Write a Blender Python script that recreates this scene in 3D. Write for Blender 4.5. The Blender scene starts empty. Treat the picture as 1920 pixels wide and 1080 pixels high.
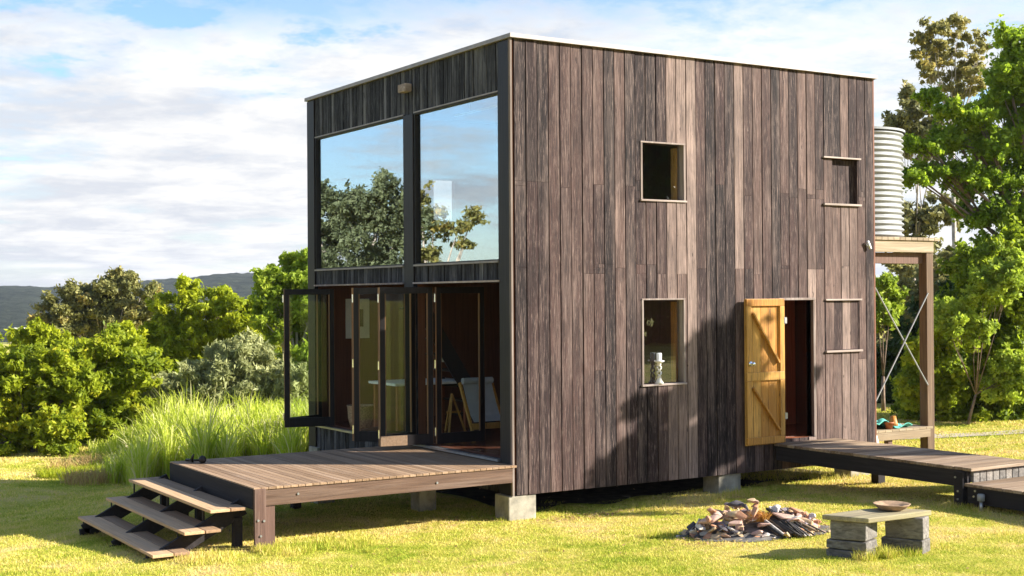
import bpy, math, random
import numpy as np
from mathutils import Vector, Matrix
random.seed(7); rng = np.random.default_rng(11)
S = bpy.context.scene
# ------------------------------------------------------------ camera
cam_d = bpy.data.cameras.new('camera'); cam = bpy.data.objects.new('camera', cam_d)
S.collection.objects.link(cam); S.camera = cam
R_ = Vector((0.84676988, -0.53191585, -0.00680366)); U_ = Vector((0.00253714, -0.00875139, 0.99995849)); F_ = Vector((0.53195331, 0.84675199, 0.00606087))
CAM = Vector((-9.2582, -14.6936, 2.9277))
cam.matrix_world = Matrix(((R_.x, U_.x, -F_.x, CAM.x), (R_.y, U_.y, -F_.y, CAM.y), (R_.z, U_.z, -F_.z, CAM.z), (0, 0, 0, 1)))
cam_d.sensor_width = 36; cam_d.lens = 36*2516/1920; cam_d.clip_end = 6000; cam_d.clip_start = .1
# ------------------------------------------------------------ light
SUN_EL = math.radians(25.8); sd = Vector((.80, -.60, 0)) * math.cos(SUN_EL) + Vector((0, 0, math.sin(SUN_EL)))
sun_d = bpy.data.lights.new('sun', 'SUN'); sun_d.energy = 4.7; sun_d.angle = math.radians(.5); sun_d.color = (1, .95, .86)
sun = bpy.data.objects.new('sun', sun_d); S.collection.objects.link(sun); sun.rotation_euler = sd.to_track_quat('Z', 'Y').to_euler()
W = bpy.data.worlds.new('World'); S.world = W; W.use_nodes = True
nt = W.node_tree; N = nt.nodes; LK = nt.links; N.clear()
def wn(t, **k):
    n = N.new(t)
    for a, b in k.items(): setattr(n, a, b)
    return n
def wmath(op, a, b=None, clamp=False):
    n = wn('ShaderNodeMath', operation=op, use_clamp=clamp)
    for i, v in enumerate((a, b)):
        if v is None: continue
        if isinstance(v, (int, float)): n.inputs[i].default_value = v
        else: LK.new(v, n.inputs[i])
    return n.outputs[0]
def wmix(f, a, b):
    n = wn('ShaderNodeMix', data_type='RGBA')
    for i, v in ((0, f), (6, a), (7, b)):
        if isinstance(v, (int, float)): n.inputs[i].default_value = v
        elif isinstance(v, tuple): n.inputs[i].default_value = (*v, 1)
        else: LK.new(v, n.inputs[i])
    return n.outputs[2]
sky = wn('ShaderNodeTexSky', sky_type='NISHITA'); sky.sun_disc = False; sky.sun_elevation = SUN_EL
sky.sun_rotation = math.atan2(sd.x, sd.y); sky.air_density = 1.0; sky.dust_density = .6; sky.ozone_density = 1.6
tc = wn('ShaderNodeTexCoord'); sx = wn('ShaderNodeSeparateXYZ'); LK.new(tc.outputs['Generated'], sx.inputs[0])
el = wmath('MAXIMUM', sx.outputs[2], 0.0); den = wmath('ADD', el, .11)
cx = wmath('DIVIDE', sx.outputs[0], den); cy = wmath('DIVIDE', sx.outputs[1], den)
cv = wn('ShaderNodeCombineXYZ'); LK.new(cx, cv.inputs[0]); LK.new(cy, cv.inputs[1]); cv.inputs[2].default_value = 3.7
def cnoise(scale, det, rough, off=(0, 0, 0), dist=0.0):
    m = wn('ShaderNodeMapping'); m.inputs['Location'].default_value = off; LK.new(cv.outputs[0], m.inputs[0])
    n = wn('ShaderNodeTexNoise'); n.inputs['Scale'].default_value = scale; n.inputs['Detail'].default_value = det
    n.inputs['Roughness'].default_value = rough; n.inputs['Distortion'].default_value = dist; LK.new(m.outputs[0], n.inputs[0]); return n.outputs[0]
c1 = cnoise(.85, 12, .64, (2.3, 1.1, 0), .2); c2 = cnoise(2.4, 10, .66, (5, 2, 1), .15)
cs = wmath('ADD', wmath('MULTIPLY', c1, .72), wmath('MULTIPLY', c2, .28))
def ramp(v, *st):
    r = wn('ShaderNodeValToRGB'); e = r.color_ramp.elements
    while len(e) < len(st): e.new(.5)
    for i, (p, c) in enumerate(st): e[i].position = p; e[i].color = (c, c, c, 1)
    LK.new(v, r.inputs[0]); return r.outputs[0]
cover = ramp(cs, (.395, 0), (.435, .75), (.50, 1))
hazeband = ramp(el, (0, .95), (.06, .72), (.14, .0))          # thin high cloud low over the horizon
cover = wmath('MULTIPLY', cover, ramp(wmath('ADD', el, wmath('MULTIPLY', wmath('SUBTRACT', c2, .5), .16)), (.185, 1), (.225, .12)))   # the cloud sheet opens to blue higher up
gd = wn('ShaderNodeVectorMath', operation='DOT_PRODUCT'); LK.new(tc.outputs['Generated'], gd.inputs[0]); gd.inputs[1].default_value = (-.475, .875, .10)
gapm = ramp(wmath('ADD', gd.outputs['Value'], wmath('MULTIPLY', wmath('SUBTRACT', c2, .5), .05)), (.965, 1), (.985, 0))              # a blue gap low in the north west
cover = wmath('MAXIMUM', cover, wmath('MULTIPLY', hazeband, ramp(c1, (.25, .75), (.6, 1))))
loose = ramp(wmath('ADD', wmath('MULTIPLY', cnoise(.9, 9, .6, (1.7, 6, 0), .2), .7), wmath('MULTIPLY', c2, .3)), (.47, .05), (.56, .85))
cover = wmath('ADD', wmath('MULTIPLY', cover, gapm), wmath('MULTIPLY', loose, wmath('SUBTRACT', 1., gapm)))
shade = ramp(wmath('ADD', wmath('MULTIPLY', c2, .6), wmath('MULTIPLY', cnoise(1.2, 5, .55, (9, 4, 2), .4), .4)), (.42, 0), (.56, 1))
ccol = wmix(shade, (3.55, 3.7, 4.0), (5.0, 4.95, 4.85))
skyc = wmix(1.0, sky.outputs[0], (0, 0, 0)); 
sk2 = wn('ShaderNodeMix', data_type='RGBA', blend_type='MULTIPLY'); sk2.inputs[0].default_value = 1; LK.new(sky.outputs[0], sk2.inputs[6]); sk2.inputs[7].default_value = (.85, .98, 1.12, 1)
fin = wmix(cover, sk2.outputs[2], ccol)
bg = wn('ShaderNodeBackground'); bg.inputs['Strength'].default_value = .071; LK.new(fin, bg.inputs[0])
wo = wn('ShaderNodeOutputWorld'); LK.new(bg.outputs[0], wo.inputs[0])
S.view_settings.view_transform = 'Standard'; S.view_settings.look = 'None'; S.view_settings.exposure = 1.62; S.view_settings.gamma = 1
S.render.engine = 'CYCLES'
try: S.cycles.max_bounces = 8; S.cycles.transparent_max_bounces = 16; S.cycles.volume_bounces = 0
except Exception: pass

# ------------------------------------------------------------ helpers
def sm(t): t = np.clip(t, 0, 1); return t*t*(3-2*t)
def ground(x, y):
    x = np.asarray(x, float); y = np.asarray(y, float)
    u = -.6*x+.8*y; v = .35*x-.94*y
    z = .03-.0102*(np.clip(u, 1.5, 10.3)-1.5)**2+.23*sm(v/5)
    z = z-16*sm((u-24)/200)
    z = z+.015*np.sin(x*1.3+y*.7)*np.sin(y*1.1-x*.4)
    return z
def gz(x, y): return float(ground(x, y))
def cpt(px, d, z=None):
    """world point at depth d in front of the camera"""
    r = R_*((px-960)/2516)+F_; p = CAM+r*d; return p.x, p.y
def tag(o, label=None, cat=None, group=None, kind=None):
    if label: o['label'] = label
    if cat: o['category'] = cat
    if group: o['group'] = group
    if kind: o['kind'] = kind
    return o
def thing(name, label, cat, loc=(0, 0, 0), group=None):
    o = bpy.data.objects.new(name, None); S.collection.objects.link(o); o.location = loc; o.empty_display_size = .2
    return tag(o, label, cat, group)
def wpos(o):
    p = Vector((0, 0, 0))
    while o: p += o.location; o = o.parent
    return p
class MB:
    def __init__(s): s.v = []; s.f = []; s.r = []
    def add(s, vs, fs, r=None):
        r = random.random() if r is None else r; n = len(s.v); s.v += [tuple(v) for v in vs]
        s.f += [tuple(i+n for i in f) for f in fs]; s.r += [r]*len(fs); return s
    def box(s, x0, x1, y0, y1, z0, z1, r=None):
        if x0 > x1: x0, x1 = x1, x0
        if y0 > y1: y0, y1 = y1, y0
        if z0 > z1: z0, z1 = z1, z0
        return s.add([(x0,y0,z0),(x1,y0,z0),(x1,y1,z0),(x0,y1,z0),(x0,y0,z1),(x1,y0,z1),(x1,y1,z1),(x0,y1,z1)],
                     [(0,3,2,1),(4,5,6,7),(0,1,5,4),(1,2,6,5),(2,3,7,6),(3,0,4,7)], r)
    def bar(s, p0, p1, w, h, up=(0,0,1), r=None):
        p0 = Vector(p0); p1 = Vector(p1); d = (p1-p0).normalized(); a = d.cross(Vector(up)).normalized(); b = a.cross(d).normalized()
        vs = []
        for p in (p0, p1):
            for i, j in ((-1,-1),(1,-1),(1,1),(-1,1)): vs.append(p+a*(w/2*i)+b*(h/2*j))
        return s.add(vs, [(0,1,2,3),(7,6,5,4),(0,4,5,1),(1,5,6,2),(2,6,7,3),(3,7,4,0)], r)
    def tube(s, pts, rad, n=8, r=None, cap=True):
        pts = [Vector(p) for p in pts]; rad = rad if isinstance(rad, (list, tuple)) else [rad]*len(pts); vs = []
        for i, p in enumerate(pts):
            d = (pts[min(i+1, len(pts)-1)]-pts[max(i-1, 0)])
            d = d.normalized() if d.length > 1e-6 else Vector((0,0,1))
            a = d.cross(Vector((0,0,1)) if abs(d.z) < .95 else Vector((1,0,0))).normalized(); b = d.cross(a)
            for k in range(n):
                t = 2*math.pi*k/n; vs.append(p+a*math.cos(t)*rad[i]+b*math.sin(t)*rad[i])
        fs = [(i*n+k, i*n+(k+1) % n, (i+1)*n+(k+1) % n, (i+1)*n+k) for i in range(len(pts)-1) for k in range(n)]
        if cap: fs += [tuple(range(n))[::-1], tuple((len(pts)-1)*n+k for k in range(n))]
        return s.add(vs, fs, r)
    def lathe(s, c, prof, n=24, r=None):
        vs = []; m = len(prof)
        for (rr, z) in prof:
            for k in range(n):
                t = 2*math.pi*k/n; vs.append((c[0]+rr*math.cos(t), c[1]+rr*math.sin(t), c[2]+z))
        fs = [(i*n+k, i*n+(k+1) % n, (i+1)*n+(k+1) % n, (i+1)*n+k) for i in range(m-1) for k in range(n)]
        return s.add(vs, fs, r)
    def build(s, name, mat, parent=None, bevel=0, smooth=False, jit=0):
        o0 = wpos(parent) if parent else Vector((0,0,0))
        me = bpy.data.meshes.new(name); me.from_pydata([(v[0]-o0.x, v[1]-o0.y, v[2]-o0.z) for v in s.v], [], s.f)
        at = me.attributes.new('rnd', 'FLOAT', 'FACE'); at.data.foreach_set('value', s.r)
        me.materials.append(mat)
        if smooth: me.polygons.foreach_set('use_smooth', [True]*len(me.polygons))
        me.update(); o = bpy.data.objects.new(name, me); S.collection.objects.link(o)
        if parent: o.parent = parent
        if bevel:
            b = o.modifiers.new('bevel', 'BEVEL'); b.width = bevel; b.segments = 2; b.limit_method = 'ANGLE'
        return o
def fastmesh(name, verts, k, mat, parent=None, attrs=None, smooth=False):
    """verts (F*k,3): separate k-gons"""
    o0 = wpos(parent) if parent else Vector((0,0,0)); verts = np.asarray(verts, np.float32)-np.array(o0, np.float32)
    nf = len(verts)//k; me = bpy.data.meshes.new(name); me.vertices.add(nf*k); me.vertices.foreach_set('co', verts.ravel())
    me.loops.add(nf*k); me.loops.foreach_set('vertex_index', np.arange(nf*k, dtype=np.int32))
    me.polygons.add(nf); me.polygons.foreach_set('loop_start', np.arange(0, nf*k, k, dtype=np.int32)); me.polygons.foreach_set('loop_total', np.full(nf, k, np.int32))
    for nm, a in (attrs or {}).items():
        at = me.attributes.new(nm, 'FLOAT', 'FACE'); at.data.foreach_set('value', np.asarray(a, np.float32))
    me.materials.append(mat); me.update(calc_edges=True); o = bpy.data.objects.new(name, me); S.collection.objects.link(o)
    if parent: o.parent = parent
    return o
def gridmesh(name, X, Y, Z, mat, parent=None):
    h, w = X.shape; v = np.stack([X, Y, Z], -1).reshape(-1, 3)
    idx = np.arange(h*w).reshape(h, w); f = np.stack([idx[:-1,:-1], idx[:-1,1:], idx[1:,1:], idx[1:,:-1]], -1).reshape(-1, 4)
    me = bpy.data.meshes.new(name); me.vertices.add(len(v)); me.vertices.foreach_set('co', v.astype(np.float32).ravel())
    me.loops.add(f.size); me.loops.foreach_set('vertex_index', f.astype(np.int32).ravel()); me.polygons.add(len(f))
    me.polygons.foreach_set('loop_start', np.arange(0, f.size, 4, dtype=np.int32)); me.polygons.foreach_set('loop_total', np.full(len(f), 4, np.int32))
    me.polygons.foreach_set('use_smooth', np.ones(len(f), bool)); me.materials.append(mat); me.update(calc_edges=True)
    o = bpy.data.objects.new(name, me); S.collection.objects.link(o)
    if parent: o.parent = parent
    return o

# ------------------------------------------------------------ materials
class M:
    def __init__(s, name, rough=.8, spec=.3):
        s.m = bpy.data.materials.new(name); s.m.use_nodes = True; s.t = s.m.node_tree; s.b = s.t.nodes['Principled BSDF']
        s.b.inputs['Roughness'].default_value = rough; s.b.inputs['Specular IOR Level'].default_value = spec
    def n(s, t, **k):
        x = s.t.nodes.new(t)
        for a, b in k.items(): setattr(x, a, b)
        return x
    def lk(s, a, b): s.t.links.new(a, b)
    def put(s, sock, v):
        if isinstance(v, (int, float)): sock.default_value = v
        elif isinstance(v, tuple): sock.default_value = (*v, 1) if len(v) == 3 and sock.type == 'RGBA' else v
        else: s.lk(v, sock)
    def math(s, op, a, b=0., clamp=False):
        x = s.n('ShaderNodeMath', operation=op, use_clamp=clamp); s.put(x.inputs[0], a); s.put(x.inputs[1], b); return x.outputs[0]
    def mix(s, f, a, b, blend='MIX'):
        x = s.n('ShaderNodeMix', data_type='RGBA', blend_type=blend); s.put(x.inputs[0], f); s.put(x.inputs[6], a); s.put(x.inputs[7], b); return x.outputs[2]
    def attr(s, nm='rnd'): return s.n('ShaderNodeAttribute', attribute_name=nm).outputs['Fac']
    def pos(s): return s.n('ShaderNodeNewGeometry').outputs['Position']
    def vec(s, scale=(1,1,1), src=None, rnd=False):
        m = s.n('ShaderNodeMapping'); m.inputs['Scale'].default_value = scale; s.lk(src or s.n('ShaderNodeTexCoord').outputs['Object'], m.inputs[0]); out = m.outputs[0]
        if rnd:
            a = s.n('ShaderNodeVectorMath', operation='ADD'); s.lk(out, a.inputs[0]); c = s.n('ShaderNodeCombineXYZ'); r = s.math('MULTIPLY', s.attr(), 97.)
            for i in range(3): s.lk(r, c.inputs[i])
            s.lk(c.outputs[0], a.inputs[1]); out = a.outputs[0]
        return out
    def noise(s, v, scale=1, det=4, rough=.55, dist=0.):
        x = s.n('ShaderNodeTexNoise'); s.lk(v, x.inputs[0]); x.inputs['Scale'].default_value = scale; x.inputs['Detail'].default_value = det
        x.inputs['Roughness'].default_value = rough; x.inputs['Distortion'].default_value = dist; return x.outputs[0]
    def ramp(s, v, *st):
        r = s.n('ShaderNodeValToRGB'); e = r.color_ramp.elements
        while len(e) < len(st): e.new(.5)
        for i, (p, c) in enumerate(st): e[i].position = p; e[i].color = (*c, 1) if isinstance(c, tuple) else (c, c, c, 1)
        s.lk(v, r.inputs[0]); return r.outputs[0]
    def col(s, c): s.put(s.b.inputs['Base Color'], c); return s
    def bump(s, h, st=.3, d=.01):
        b = s.n('ShaderNodeBump'); b.inputs['Strength'].default_value = st; b.inputs['Distance'].default_value = d; s.lk(h, b.inputs['Height']); s.lk(b.outputs[0], s.b.inputs['Normal']); return s
def wood(name, stops, axis='z', grain=.5, light=(.30,.27,.25), streak=.35, rough=.8, gs=1.0, spec=.25, stain=0.):
    """weathered timber: stops = per-board colours; grain runs along axis"""
    m = M(name, rough, spec); sc = {'z': (38, 38, 1.3), 'x': (1.3, 38, 38), 'y': (38, 1.3, 38)}[axis]; sc = tuple(a*gs for a in sc)
    v = m.vec(sc, rnd=True); g = m.noise(v, 1, 6, .65, .6); base = m.ramp(m.attr(), *stops)
    s2 = {'z': (9, 9, .55), 'x': (.55, 9, 9), 'y': (9, .55, 9)}[axis]; b = m.noise(m.vec(s2, rnd=True), 1, 5, .6, .3)
    gr = m.ramp(g, (.30, 1-grain), (.62, 1+0.0)); c = m.mix(1., base, gr, 'MULTIPLY')
    lt = m.math('MULTIPLY', m.ramp(m.math('MULTIPLY', b, m.math('ADD', g, .45)), (.46, 0.), (.72, 1.)), streak)
    c = m.mix(lt, c, light)
    if stain:      # fine silvery weathering lines along the grain
        fl_ = m.noise(m.vec(tuple(a*2.4 for a in sc), rnd=True), 1, 4, .7); c = m.mix(m.math('MULTIPLY', m.ramp(fl_, (.55, 0), (.68, 1)), .55), c, light)
        fd_ = m.noise(m.vec(tuple(a*1.7 for a in sc), rnd=True), 1, 4, .7); c = m.mix(m.math('MULTIPLY', m.ramp(fd_, (.56, 0), (.66, 1)), .75), c, (.012,.007,.008))
    if stain:      # water stains and knots that belong to the boards
        st = m.noise(m.vec((2.2, 2.2, .9), rnd=True), 1, 5, .65); c = m.mix(stain, c, m.mix(1., c, m.ramp(st, (.36, (.45,.42,.42)), (.56, (1.15,1.1,1.08)), (.7, (1.45,1.38,1.32))), 'MULTIPLY'))
        kn = m.noise(m.vec((16, 16, 6), rnd=True), 1, 2, .5); c = m.mix(m.ramp(kn, (.70, 0), (.76, .8)), c, (.02,.012,.01))
    m.col(c); m.bump(g, .5, .006); return m.m
def plain(name, c, rough=.6, metal=0., var=.15, scale=8, spec=.4):
    m = M(name, rough, spec); n = m.noise(m.vec((scale,)*3), 1, 5, .6)
    a = tuple(x*(1-var) for x in c); b = tuple(min(1, x*(1+var)) for x in c)
    m.col(m.ramp(n, (.35, a), (.65, b))); m.b.inputs['Metallic'].default_value = metal; m.bump(n, .1, .003); return m.m
def leafmat(name, dark, light, trans=.35, yl=None):
    m = M(name, .55, .25); t = m.attr('tint'); st = [(0, dark), (.75, light)]
    if yl: st.append((1, yl))
    c = m.ramp(t, *st); m.col(c)
    tr = m.n('ShaderNodeBsdfTranslucent'); m.put(tr.inputs[0], m.mix(.5, c, light))
    mx = m.n('ShaderNodeMixShader'); mx.inputs[0].default_value = trans; m.lk(m.b.outputs[0], mx.inputs[1]); m.lk(tr.outputs[0], mx.inputs[2])
    m.lk(mx.outputs[0], m.t.nodes['Material Output'].inputs[0]); return m.m
def glassmat(name, refl=.3, tint=(.85,.88,.87)):
    m = M(name); m.t.nodes.remove(m.b); tr = m.n('ShaderNodeBsdfTransparent'); tr.inputs[0].default_value = (*tint, 1)
    gl = m.n('ShaderNodeBsdfGlossy'); gl.inputs['Roughness'].default_value = 0.0; gl.inputs[0].default_value = (.93,.97,1,1)
    fr = m.n('ShaderNodeLayerWeight'); fr.inputs[0].default_value = .5; f = m.math('ADD', m.math('MULTIPLY', m.math('POWER', fr.outputs['Facing'], 4.5), .9), refl, True)
    nz = m.noise(m.vec((.9,.9,.9)), 1, 2, .5); b = m.n('ShaderNodeBump'); b.inputs['Strength'].default_value = .03; b.inputs['Distance'].default_value = .03; m.lk(nz, b.inputs['Height']); m.lk(b.outputs[0], gl.inputs['Normal'])
    mx = m.n('ShaderNodeMixShader'); m.lk(f, mx.inputs[0]); m.lk(tr.outputs[0], mx.inputs[1]); m.lk(gl.outputs[0], mx.inputs[2])
    m.lk(mx.outputs[0], m.t.nodes['Material Output'].inputs[0]); return m.m
MT = {}
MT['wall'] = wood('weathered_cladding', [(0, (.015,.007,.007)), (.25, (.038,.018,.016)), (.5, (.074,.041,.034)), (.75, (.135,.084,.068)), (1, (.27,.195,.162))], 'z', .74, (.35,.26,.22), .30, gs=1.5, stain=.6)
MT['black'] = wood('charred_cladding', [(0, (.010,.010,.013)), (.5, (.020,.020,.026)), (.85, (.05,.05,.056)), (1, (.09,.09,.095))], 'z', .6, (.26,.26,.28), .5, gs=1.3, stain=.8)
MT['frame'] = wood('dark_frame_timber', [(0, (.010,.008,.008)), (1, (.020,.015,.015))], 'z', .4, (.05,.04,.04), .2, .5)
MT['edge'] = wood('varnished_edge_timber', [(0, (.22,.11,.05)), (1, (.34,.18,.08))], 'z', .4, (.4,.25,.12), .2, .5)
MT['trim'] = wood('pale_window_trim', [(0, (.27,.20,.165)), (1, (.40,.32,.275))], 'x', .35, (.6,.52,.47), .5)
MT['trimv'] = wood('pale_window_jamb', [(0, (.17,.125,.10)), (1, (.27,.21,.18))], 'z', .35, (.5,.43,.38), .4)
MT['honey'] = wood('honey_timber', [(0, (.36,.145,.022)), (.5, (.50,.235,.042)), (1, (.62,.34,.08))], 'z', .4, (.7,.38,.1), .25, .5, stain=.35)
MT['inner'] = wood('interior_board', [(0, (.20,.055,.022)), (1, (.34,.11,.045))], 'z', .4, (.2,.08,.03), .2, .5)
MT['hall'] = wood('hall_lining_board', [(0, (.42,.12,.05)), (1, (.55,.19,.08))], 'z', .4, (.5,.2,.08), .2, .4)
MT['inner2'] = wood('interior_dark_board', [(0, (.13,.05,.026)), (1, (.22,.085,.045))], 'z', .4, (.08,.04,.02), .2, .6)
MT['floor'] = wood('polished_floor', [(0, (.12,.04,.022)), (1, (.2,.075,.04))], 'y', .3, (.25,.1,.06), .2, .18, spec=.6)
MT['decktop'] = wood('deck_board_timber', [(0, (.22,.135,.075)), (.5, (.30,.185,.105)), (1, (.38,.245,.145))], 'y', .35, (.42,.33,.26), .3)
MT['deckside'] = wood('deck_fascia_timber', [(0, (.13,.075,.048)), (1, (.20,.12,.08))], 'x', .5, (.2,.15,.12), .4)
MT['deckdark'] = wood('dark_bearer_timber', [(0, (.018,.014,.014)), (1, (.03,.024,.024))], 'y', .4, (.07,.06,.06), .3)
MT['post'] = wood('square_post_timber', [(0, (.12,.066,.048)), (1, (.18,.105,.078))], 'z', .5, (.22,.17,.14), .4)
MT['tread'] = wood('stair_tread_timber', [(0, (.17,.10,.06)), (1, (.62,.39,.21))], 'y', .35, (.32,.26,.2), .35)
MT['rampx'] = wood('walkway_plank_timber', [(0, (.17,.11,.065)), (.5, (.29,.195,.12)), (1, (.42,.30,.19))], 'x', .5, (.42,.34,.27), .5)
MT['greywood'] = wood('grey_sleeper_timber', [(0, (.14,.125,.11)), (.5, (.21,.185,.16)), (1, (.30,.26,.22))], 'y', .6, (.33,.31,.28), .4, gs=.7)
MT['standwood'] = wood('raw_pine_timber', [(0, (.25,.185,.115)), (1, (.36,.28,.18))], 'x', .35, (.6,.5,.38), .3)
MT['standpost'] = wood('brown_post_timber', [(0, (.12,.075,.045)), (1, (.20,.13,.08))], 'z', .4, (.35,.24,.14), .35)
MT['conc'] = plain('concrete', (.29,.26,.20), .9, 0, .35, 5)
MT['galv'] = plain('galvanised_steel', (.26,.265,.265), .5, 0, .12, 3, .3)
MT['flash'] = plain('metal_flashing', (.25,.215,.20), .5, .3, .15, 6)
MT['steel'] = plain('dull_steel', (.35,.35,.35), .4, .8)
MT['chrome'] = plain('bright_metal', (.8,.8,.8), .2, 1.)
MT['darkmetal'] = plain('dark_metal', (.03,.025,.022), .5, .5)
MT['white'] = plain('white_paint', (.78,.78,.76), .6, 0, .05)
MT['offwhite'] = plain('cream_canvas', (.66,.62,.54), .8, 0, .08)
MT['fabric'] = plain('canvas_sling', (.42,.43,.43), .85, 0, .08)
MT['pic'] = plain('dark_print', (.06,.04,.05), .7)
MT['wicker'] = plain('wicker', (.34,.22,.12), .8, 0, .4, 40)
MT['glass_up'] = glassmat('large_window_glass', .34, (.85,.88,.88))
MT['glass_door'] = glassmat('door_glass', .02, (.95,.97,.94))
MT['glass_small'] = glassmat('small_window_glass', .07, (.9,.9,.9))
# lawn colour: dry straw patches in fresh green, shared by ground sheet and blades
def lawncol(m, lift=1.0, blades=False):
    p = m.pos(); a = m.noise(m.vec((.55,.55,.0), p), 1, 5, .62, .4); b = m.noise(m.vec((2.6,2.6,0), p), 1, 4, .6)
    f = m.math('ADD', m.math('MULTIPLY', a, .65), m.math('MULTIPLY', b, .35))
    if blades: f = m.math('ADD', f, m.math('MULTIPLY', m.math('SUBTRACT', m.attr('tint'), .5), .22))
    l = lift
    c = m.ramp(f, (.33, (.24*l,.32*l,.02*l)), (.42, (.43*l,.44*l,.045*l)), (.50, (.61*l,.54*l,.10*l)), (.585, (.72*l,.57*l,.18*l)), (.68, (.70*l,.52*l,.24*l)))
    return c
ml = M('lawn', .95, .1); ml.col(lawncol(ml, .8)); nn = ml.noise(ml.vec((28,28,28), ml.pos()), 1, 6, .7); ml.bump(nn, .9, .05)
mb = M('grass_blades', .7, .2); mb.col(lawncol(mb, 1.05, True))
trn = mb.n('ShaderNodeBsdfTranslucent'); mb.lk(mb.b.inputs['Base Color'].links[0].from_socket, trn.inputs[0]); mx = mb.n('ShaderNodeMixShader'); mx.inputs[0].default_value = .3
mb.lk(mb.b.outputs[0], mx.inputs[1]); mb.lk(trn.outputs[0], mx.inputs[2]); mb.lk(mx.outputs[0], mb.t.nodes['Material Output'].inputs[0])

# ------------------------------------------------------------ terrain
g1 = np.sinh(np.linspace(-1, 1, 420)*6.2)/np.sinh(6.2)*1500
X, Y = np.meshgrid(g1+1, g1-1); X, Y = X.astype(float), Y.astype(float)
gr = gridmesh('ground', X, Y, ground(X, Y), ml.m); tag(gr, kind='structure')
mp = M('gravel_path', .95, .1); pn = mp.noise(mp.vec((14,14,14), mp.pos()), 1, 5, .7); mp.col(mp.ramp(pn, (.3, (.33,.27,.19)), (.7, (.52,.44,.33)))); mp.bump(pn, .5, .02)
pc = [(10.2,4.9),(12.1,3.7),(14.1,2.6),(17.0,.9),(21,-1.5),(27,-5)]
PX = np.zeros((60, 5)); PY = np.zeros((60, 5))
for i in range(60):
    t = i/59*(len(pc)-1); k = min(int(t), len(pc)-2); q = t-k; x = pc[k][0]*(1-q)+pc[k+1][0]*q; y = pc[k][1]*(1-q)+pc[k+1][1]*q
    for j in range(5): PX[i, j] = x+(j-2)*.26*.55+.03*math.sin(i*.7+j); PY[i, j] = y+(j-2)*.26*.85+.03*math.sin(i*.9)
path = gridmesh('path', PX, PY, ground(PX, PY)+.012, mp.m); tag(path, kind='structure')
msl = plain('underfloor_shade_soil', (.05,.038,.026), .95, 0, .5, 6, .1)  # soil colour kept near black to deepen the shade under the floor
sx_, sy_ = np.meshgrid(np.linspace(.35, 6.5, 40), np.linspace(.55, 6.3, 40)); wob = .18*np.sin(sx_*5+sy_*3); shade_soil = gridmesh('shade_soil', sx_+wob*.3, sy_+wob*(sy_ < .8), ground(sx_+wob*.3, sy_+wob*(sy_ < .8))+.008, msl); tag(shade_soil, kind='structure')
# distant hills
mh = M('forested_hills', .95, .05); hn = mh.noise(mh.vec((.045,.045,.045), mh.pos()), 1, 8, .75); mh.col(mh.ramp(hn, (.38, (.012,.018,.012)), (.60, (.060,.070,.045)))); mh.bump(hn, 1., 9.)
az = np.linspace(-math.pi, math.pi, 1500); rr = np.linspace(0, 1, 26); AZ, RR = np.meshgrid(az, rr)
fa = math.atan2(F_.x, F_.y)     # azimuth of the view
rel = (AZ-fa+math.pi) % (2*math.pi)-math.pi
prof = 9.5+4.5*np.sin(rel*3.1+1.9)+3*np.sin(rel*7.3+.5)+1.8*np.sin(rel*17+2.2)+ .7*np.sin(rel*61)+.5*np.sin(rel*143+1)
prof = prof+14*np.exp(-((rel+.205)/.075)**2)+2*np.exp(-((rel+.40)/.1)**2)
rad = 640+RR*700
rough_ = rng.normal(0, 1, AZ.shape)*.55*(RR > .15)
HZ = -17+(prof+19)*np.sin(np.clip(RR*1.0, 0, 1)*math.pi*.5)**.8+rough_
HZ[0] = -22
hl = gridmesh('hills', CAM.x+rad*np.sin(AZ), CAM.y+rad*np.cos(AZ), HZ, mh.m); tag(hl, kind='structure')

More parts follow.
